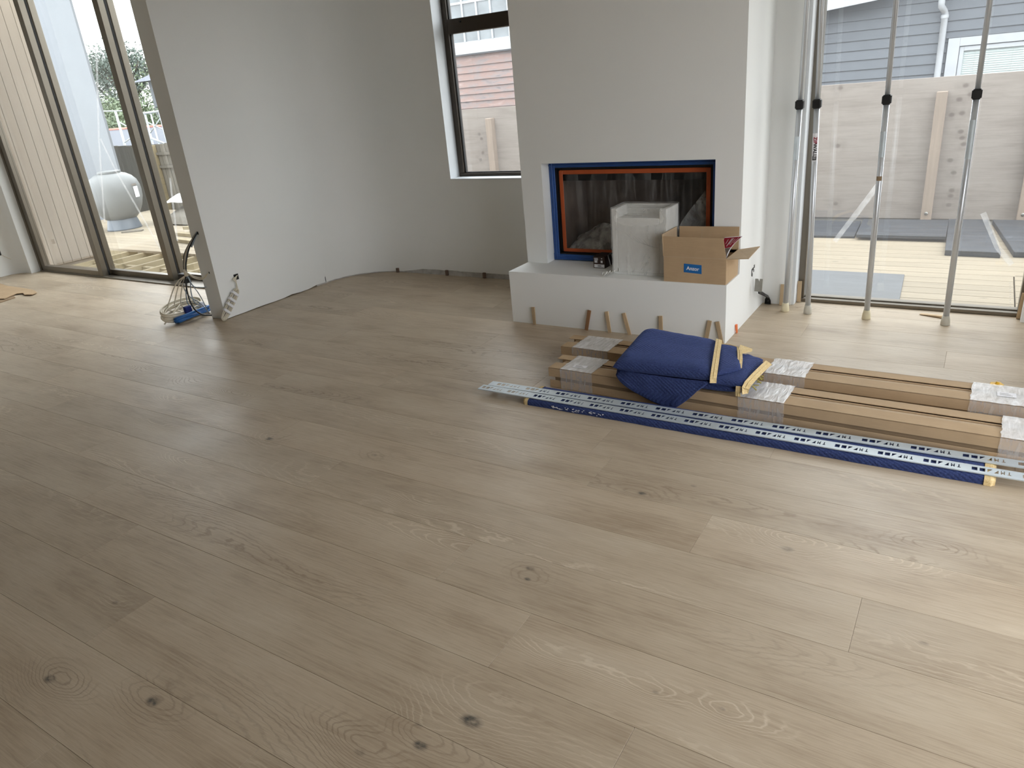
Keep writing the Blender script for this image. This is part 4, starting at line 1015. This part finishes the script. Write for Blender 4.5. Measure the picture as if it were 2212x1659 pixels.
# ---------------------------------------------------------------- timber wedges, packers, pry bar
WL = ['leftmost thin timber wedge leaning on the hearth front, alone', 'dark edged brown wedge, second from the left on the hearth front', 'third timber wedge from the left on the hearth front, slightly tilted',
      'fourth timber wedge on the hearth front, strongly tilted to the left', 'upright timber wedge on the hearth front behind the blanket top', 'greyish timber wedge near the hearth corner, behind the yellow binding', 'tilted timber wedge closest to the hearth corner']
for q, (xb, xt, zt, mt) in enumerate(((-2.477, -2.486, .122, 'wedge'), (-2.080, -2.058, .136, 'wedgedk'), (-1.911, -1.935, .138, 'wedge'), (-1.772, -1.816, .138, 'wedge'), (-1.560, -1.570, .142, 'wedge'), (-1.281, -1.262, .140, 'wedge'), (-1.181, -1.217, .138, 'wedge'))):
    o = MB().bar((xb, 4.030, .001), (xt, 4.0445, zt), .024, .004, up=(0, -1, 0), h2=.010).build('timber_wedge', M[mt], bevel=.001); tag(o, WL[q], 'wedge', 'wedges leaning on the hearth')
def wedge(a, b, label, mat='wedge', up=(0, -1, 0), w=.026):
    o = MB().bar(a, b, w, .006, up=up, h2=.012).build('timber_wedge' if mat != 'orange' else 'plastic_wedge', M[mat], bevel=.001); tag(o, label, 'wedge'); return o
wedge((-1.158, 4.262, .001), (-1.1645, 4.262, .055), 'small orange plastic wedge at the side of the hearth', 'orange', (1, 0, 0), .018)
wedge((-1.040, 4.893, .001), (-1.040, 4.907, .142), 'timber wedge leaning on the white wall behind the first pole')
wedge((-.948, 4.992, .001), (-.952, 5.008, .143), 'timber wedge standing at the left jamb of the glazed door')
wedge((.292, 4.975, .001), (.300, 4.990, .155), 'timber wedge standing at the right jamb of the glazed door')
o = MB().bar((-.214, 4.925, .004), (-.085, 4.885, .008), .030, .003, h2=.012).build('timber_wedge', M['wedge'], bevel=.001); tag(o, 'timber wedge lying flat on the floor by the fourth pole', 'wedge')
for q, (x, z0, z1) in enumerate(((-4.535, .0, .04), (-3.955, .004, .052), (-3.549, .004, .052))):
    o = MB().box(x-.013, x+.013, 5.000, 5.018, z0, z1).build('wall_packer', M['packer'], bevel=.001)
    tag(o, ['brown packer standing at the wall base where the curve ends', 'brown packer in the wall base gap below the window edge', 'brown packer in the wall base gap nearest the hearth'][q], 'packer', 'packers at the back wall base')
pb = thing('pry_bar', 'steel flat pry bar with notched claw leaning in the corner beside the fireplace', 'pry bar', (0, 0, 0))
MB().prism([(-1.150, 4.892, .001), (-1.109, 4.892, .001), (-1.111, 4.892, .026), (-1.122, 4.88, .056), (-1.134, 4.876, .066), (-1.148, 4.888, .036)], (0, .010, 0)).build('bar_heel', M['blacksteel'], pb, bevel=.001)
MB().tube([(-1.128, 4.8895, .028), (-1.128, 4.8885, .028)], .005, 10).build('nail_hole', M['steel'], pb)
MB().bar((-1.126, 4.885, .055), (-1.121, 4.75, .110), .020, .007, up=(1, 0, 0.3)).bar((-1.121, 4.755, .108), (-1.133, 4.645, .160), .020, .007, up=(1, 0, .3), w2=.03).build('bar_shank', M['blacksteel'], pb, bevel=.001)
MB().prism([(-1.157, 4.63, .164), (-1.110, 4.63, .161), (-1.100, 4.60, .256), (-1.117, 4.60, .256), (-1.122, 4.606, .236), (-1.129, 4.60, .256), (-1.146, 4.60, .256)], (0, .006, .0)).build('claw', M['steel'], pb, bevel=.0008)

# ---------------------------------------------------------------- telescopic poles at the glazed door
def pole(x, y, lean, label, rub, wraps=(), printed=False):
    t = thing('telescopic_pole', label, 'pole', (x, y, 0), 0, 'telescopic poles standing at the glazed door'); t.rotation_euler = (0, math.atan(lean), 0)
    MB().lathe([(.0245, 0), (.0255, .004), (.0235, .03), (.0185, .058)], n=24).build('rubber_foot', M[rub], t, smooth=True)
    mb = MB().lathe([(.0165, .05), (.0165, 1.26)], n=24)
    mb.build('lower_tube', M['alu'], t, smooth=True)
    mb = MB()
    for a in (-.9, .9, 2.2): mb.box(.0160*math.cos(a-PI/2)-.0012, .0160*math.cos(a-PI/2)+.0012, .0160*math.sin(a-PI/2)-.0012, .0160*math.sin(a-PI/2)+.0012, .06, 1.25)
    mb.build('tube_rib', M['alu'], t)
    MB().lathe([(.0135, 1.25), (.0135, 2.91)], n=24).build('upper_tube', M['alu'], t, smooth=True)
    mb = MB()
    for a in (-.9, .9): mb.box(.0130*math.cos(a-PI/2)-.001, .0130*math.cos(a-PI/2)+.001, .0130*math.sin(a-PI/2)-.001, .0130*math.sin(a-PI/2)+.001, 1.26, 2.90)
    mb.build('tube_rib', M['alu'], t)
    MB().box(-.0235, .0235, -.0235, .0235, 1.252, 1.304).build('collar', M['black'], t, bevel=.006, seg=3)
    MB().lathe([(.0165, 2.91), (.0185, 2.92), (.0185, 2.949)], n=20).build('head_pad', M['black'], t)
    for (z0, z1, mt) in wraps:
        def f(u, v):
            a = -PI/2 - 1.1 + 2.2*u; return (.0172*math.cos(a), .0172*math.sin(a), z0 + (z1-z0)*v)
        MB().grid(f, 10, 1).build('pole_label', M[mt], t, smooth=True)
    if printed:
        z = 1.075
        a = text('pole_print', 'ZIP', .028, M['redprint'], t, frame_mat((.002, -.0185, z), (0, 0, -1), (1, 0, 0)), .0006)
        b = text('pole_print', 'WALL', .028, M['black'], t, frame_mat((.002, -.0185, z-.055), (0, 0, -1), (1, 0, 0)), .0006)
        mb = MB().box(-.010, .012, -.0187, -.0182, .962, .967); mb.box(-.010, -.006, -.0187, -.0182, .967, .985); mb.box(-.002, .002, -.0187, -.0182, .967, .985); mb.box(.007, .012, -.0187, -.0182, .967, .985)
        mb.build('pole_print', M['black'], t)
    return t
pole(-.988, 4.773, .0095, 'silver telescopic pole closest to the fireplace, by the white wall', 'cream', ((.965, 1.10, 'galv'),))
pole(-.845, 4.763, -.0255, 'silver telescopic pole with red and black lettering, second from the fireplace', 'greyrub', ((.955, 1.115, 'paper'),), True)
pole(-.497, 4.750, -.0105, 'silver telescopic pole in the middle of the glazed door with a brown tape scrap', 'cream', ((.97, 1.11, 'galv'), (.84, .865, 'carddk')))
pole(-.072, 4.757, -.0105, 'silver telescopic pole farthest from the fireplace, beside the flat wedge', 'greyrub', ((.95, 1.15, 'galv'),))

# ---------------------------------------------------------------- cables
def cat(pts, n=8):
    P = [Vector(p) for p in pts]; P = [P[0]*2-P[1]] + P + [P[-1]*2-P[-2]]; out = []
    for i in range(1, len(P)-2):
        for k in range(n):
            t = k/n; a, b, c, d = P[i-1:i+3]
            out.append(.5*((2*b) + (c-a)*t + (2*a-5*b+4*c-d)*t*t + (3*b-a-3*c+d)*t**3))
    out.append(P[-2]); return out
mb = bx(-5.072, -5.052, 3.4035, 3.4055, .682, .704); mb.build('cable_hole', M['black'], wl)
bx(-5.050, -5.038, 3.4035, 3.4055, .374, .389).build('cable_hole', M['black'], wl)
bx(-4.9815, -4.9785, 3.568, 3.612, .280, .326).build('cable_hole', M['black'], wl)
cbn = thing('cable_bundle', 'knotted bundle of cream, black and blue cables hanging to a coil on the floor', 'cables', (0, 0, 0))
kn = Vector((-5.235, 3.33, .392)); rr = random.Random(4)
def cable(pts, r, mat, nm, n=8, seg=7): return MB().tube(cat(pts, n), r, seg).build(nm, M[mat], cbn, smooth=True)
top = Vector((-5.062, 3.398, .693))
for q, mt in enumerate(('cable_b', 'cable_w', 'cable_w', 'cable_g', 'cable_b')):
    o = Vector((.012*(q-2), .0, .004*q))
    cable([top + o*.3, top + Vector((-.045, -.03, -.06)) + o*.6, Vector((-5.180, 3.35, .545)) + o*1.1, Vector((-5.218, 3.335, .46)) + o*.8, kn + o*.4], .0045 if q else .006, mt, 'hanging_cable')
cable([top + Vector((0, .0, .005)), top + Vector((-.03, -.02, -.05)), top + Vector((-.06, -.035, -.10))], .007, 'cable_g', 'cable_tape')
for q in range(2):
    cable([Vector((-5.044, 3.398, .382)), Vector((-5.10, 3.375, .345 - .01*q)), Vector((-5.17, 3.35, .358 - .012*q)), kn + Vector((0, 0, .004))], .0045, 'cable_w', 'side_cable')
MB().tube([kn + Vector((0, 0, -.03)), kn + Vector((0, 0, .025))], .015, 10).build('knot', M['cable_w'], cbn, smooth=True)
MB().box(-5.345, -5.255, 3.325, 3.375, .30, .375).build('cable_block', M['black'], cbn, bevel=.004)
def coil(c, ax, bx_, nrm, r, mat, nm, loops, jit, seed, lift=.0):
    r_ = random.Random(seed)
    for k in range(loops):
        cc = Vector(c) + Vector(nrm)*(lift*k) + Vector((r_.uniform(-jit, jit), r_.uniform(-jit, jit), 0)); sa = 1 + r_.uniform(-.10, .06); sb = 1 + r_.uniform(-.22, .14)
        A = Vector(ax)*sa; B = Vector(bx_)*sb; B.z += r_.uniform(-.008, .008); pts = []
        for j in range(30):
            t = 2*PI*j/30; p = cc + A*math.cos(t) + B*math.sin(t); p.z = max(p.z, r+.001); pts.append(p)
        MB().tube(pts, r, 6, True).build(nm, M[mat], cbn, smooth=True)
coil((-5.400, 3.320, .040), (-.03, .195, .0), (-.070, -.005, .040), (0, 0, 1), .0058, 'cable_w', 'cream_coil', 14, .010, 1, .0052)
coil((-5.325, 3.350, .010), (-.02, .170, 0), (.070, .005, .022), (0, 0, 1), .0058, 'cable_bl', 'blue_coil', 11, .010, 2, .0042)
for q in range(5):
    e = Vector((-5.43 + .02*q, 3.22 + .05*q, .10 + .008*rr.random()))
    cable([kn + Vector((0, 0, -.02)), kn.lerp(e, .35) + Vector((-.03 + .012*q, .0, .02)), kn.lerp(e, .75) + Vector((-.02, 0, .02)), e, e + Vector((.03, .08, -.04))], .0046, 'cable_w' if q < 3 else 'cable_g', 'loose_cable')
cable([(-5.50, 3.42, .115), (-5.42, 3.30, .10), (-5.36, 3.16, .05), (-5.355, 3.11, .02)], .0058, 'cable_w', 'loose_cable')
cable([kn, (-5.262, 3.325, .30), (-5.268, 3.32, .20), (-5.225, 3.31, .105), (-5.165, 3.33, .05), (-5.13, 3.39, .028)], .006, 'cable_b', 'loose_cable')
cable([kn, (-5.31, 3.33, .29), (-5.30, 3.34, .20), (-5.22, 3.38, .12), (-5.17, 3.39, .06)], .0036, 'cable_g', 'loose_cable')
cable([kn, (-5.20, 3.33, .30), (-5.165, 3.34, .24), (-5.15, 3.36, .15), (-5.16, 3.385, .05)], .0036, 'cable_g', 'loose_cable')
cable([kn, (-5.20, 3.34, .285), (-5.165, 3.37, .265), (-5.12, 3.40, .26)], .0033, 'cable_g', 'loose_cable')
MB().box(-5.335, -5.300, 3.285, 3.345, .02, .112).build('cable_strap', pmat('navy_strap', s(28, 44, 110), .8), cbn, bevel=.006)
MB().box(-5.355, -5.320, 3.445, 3.475, .02, .105).build('cable_tie', M['paper'], cbn, bevel=.006)
# folded cream cable hanging from its hole in the curved wall
wc = thing('folded_cable', 'cream cable folded into a long taped loop hanging from the wall hole', 'cable', (0, 0, 0))
ct = Vector((-4.957, 3.558, .215)); cf = Vector((-4.945, 3.350, .016)); ax = (cf-ct); mid = (ct+cf)/2; sd = Vector((0, -ax.z, ax.y)).normalized()
for k in range(5):
    pts = []; hw = .010 + .0052*k; ofs = Vector((.006*((k*7) % 5 - 2)*.6, 0, 0))
    for j in range(40):
        t = 2*PI*j/40; cx_ = math.copysign(abs(math.cos(t))**.45, math.cos(t)); sy_ = math.copysign(abs(math.sin(t))**.9, math.sin(t))
        p = mid + ax*(.5*cx_*(.93+.018*k)) + sd*(hw*sy_) + ofs; p.z = max(p.z, .006); p.x = max(p.x, -4.974); pts.append(p)
    MB().tube(pts, .0042, 6, True).build('cable_loop', M['cable_w'], wc, smooth=True)
for k in range(4):
    MB().tube(cat([(-4.979, 3.590 - .006*k, .302), (-4.955, 3.585 - .007*k, .318 - .004*k), (-4.948, 3.562 - .008*k, .300), (-4.95, 3.555, .26), ct + Vector((0, .004*k-.01, -.02))], 8), .0042, 6).build('cable_end', M['cable_w'], wc, smooth=True)
for f_ in (.16, .36, .52, .72):
    p = ct + ax*f_; MB().bar(p - ax.normalized()*.011, p + ax.normalized()*.011, .028, .070, up=sd).build('cable_tie', M['paper'], wc, bevel=.003)

# ---------------------------------------------------------------- odds and ends on the floor
def sheet(poly, z, h, label, nm, mat):
    o = MB().prism([(x, y, 0) for x, y in poly], (0, 0, h)).build(nm, M[mat]); o.location.z = z
    return tag(o, label, 'cardboard')
sheet([(-9.30, 3.55), (-8.70, 3.46), (-8.283, 3.455), (-8.156, 3.448), (-8.06, 3.43), (-7.943, 3.395), (-7.91, 3.33), (-8.00, 3.30), (-8.10, 3.335), (-8.16, 3.30), (-8.12, 3.22), (-8.06, 3.14), (-8.55, 3.0), (-9.25, 3.05)], .010, .005, 'torn flat piece of brown cardboard on the floor by the sliding door', 'cardboard_sheet', 'card')
sheet([(-9.2, 3.32), (-8.20, 3.28), (-8.02, 3.22), (-7.98, 3.05), (-8.5, 2.92), (-9.2, 2.95)], .001, .005, 'lower piece of brown cardboard under the torn sheet', 'cardboard_sheet', 'carddk')
mb = MB().prism([(.162, 3.84, .002), (.20, 3.83, .002), (.222, 3.865, .002), (.205, 3.90, .002), (.165, 3.885, .002)], (0, 0, .014)); mb.tube([(.19, 3.865, .012), (.195, 3.868, .026)], .008, 8)
o = mb.build('yellow_spacer', M['yellow'], bevel=.002); tag(o, 'small yellow plastic spacer on the floor behind the rear carton', 'spacer')
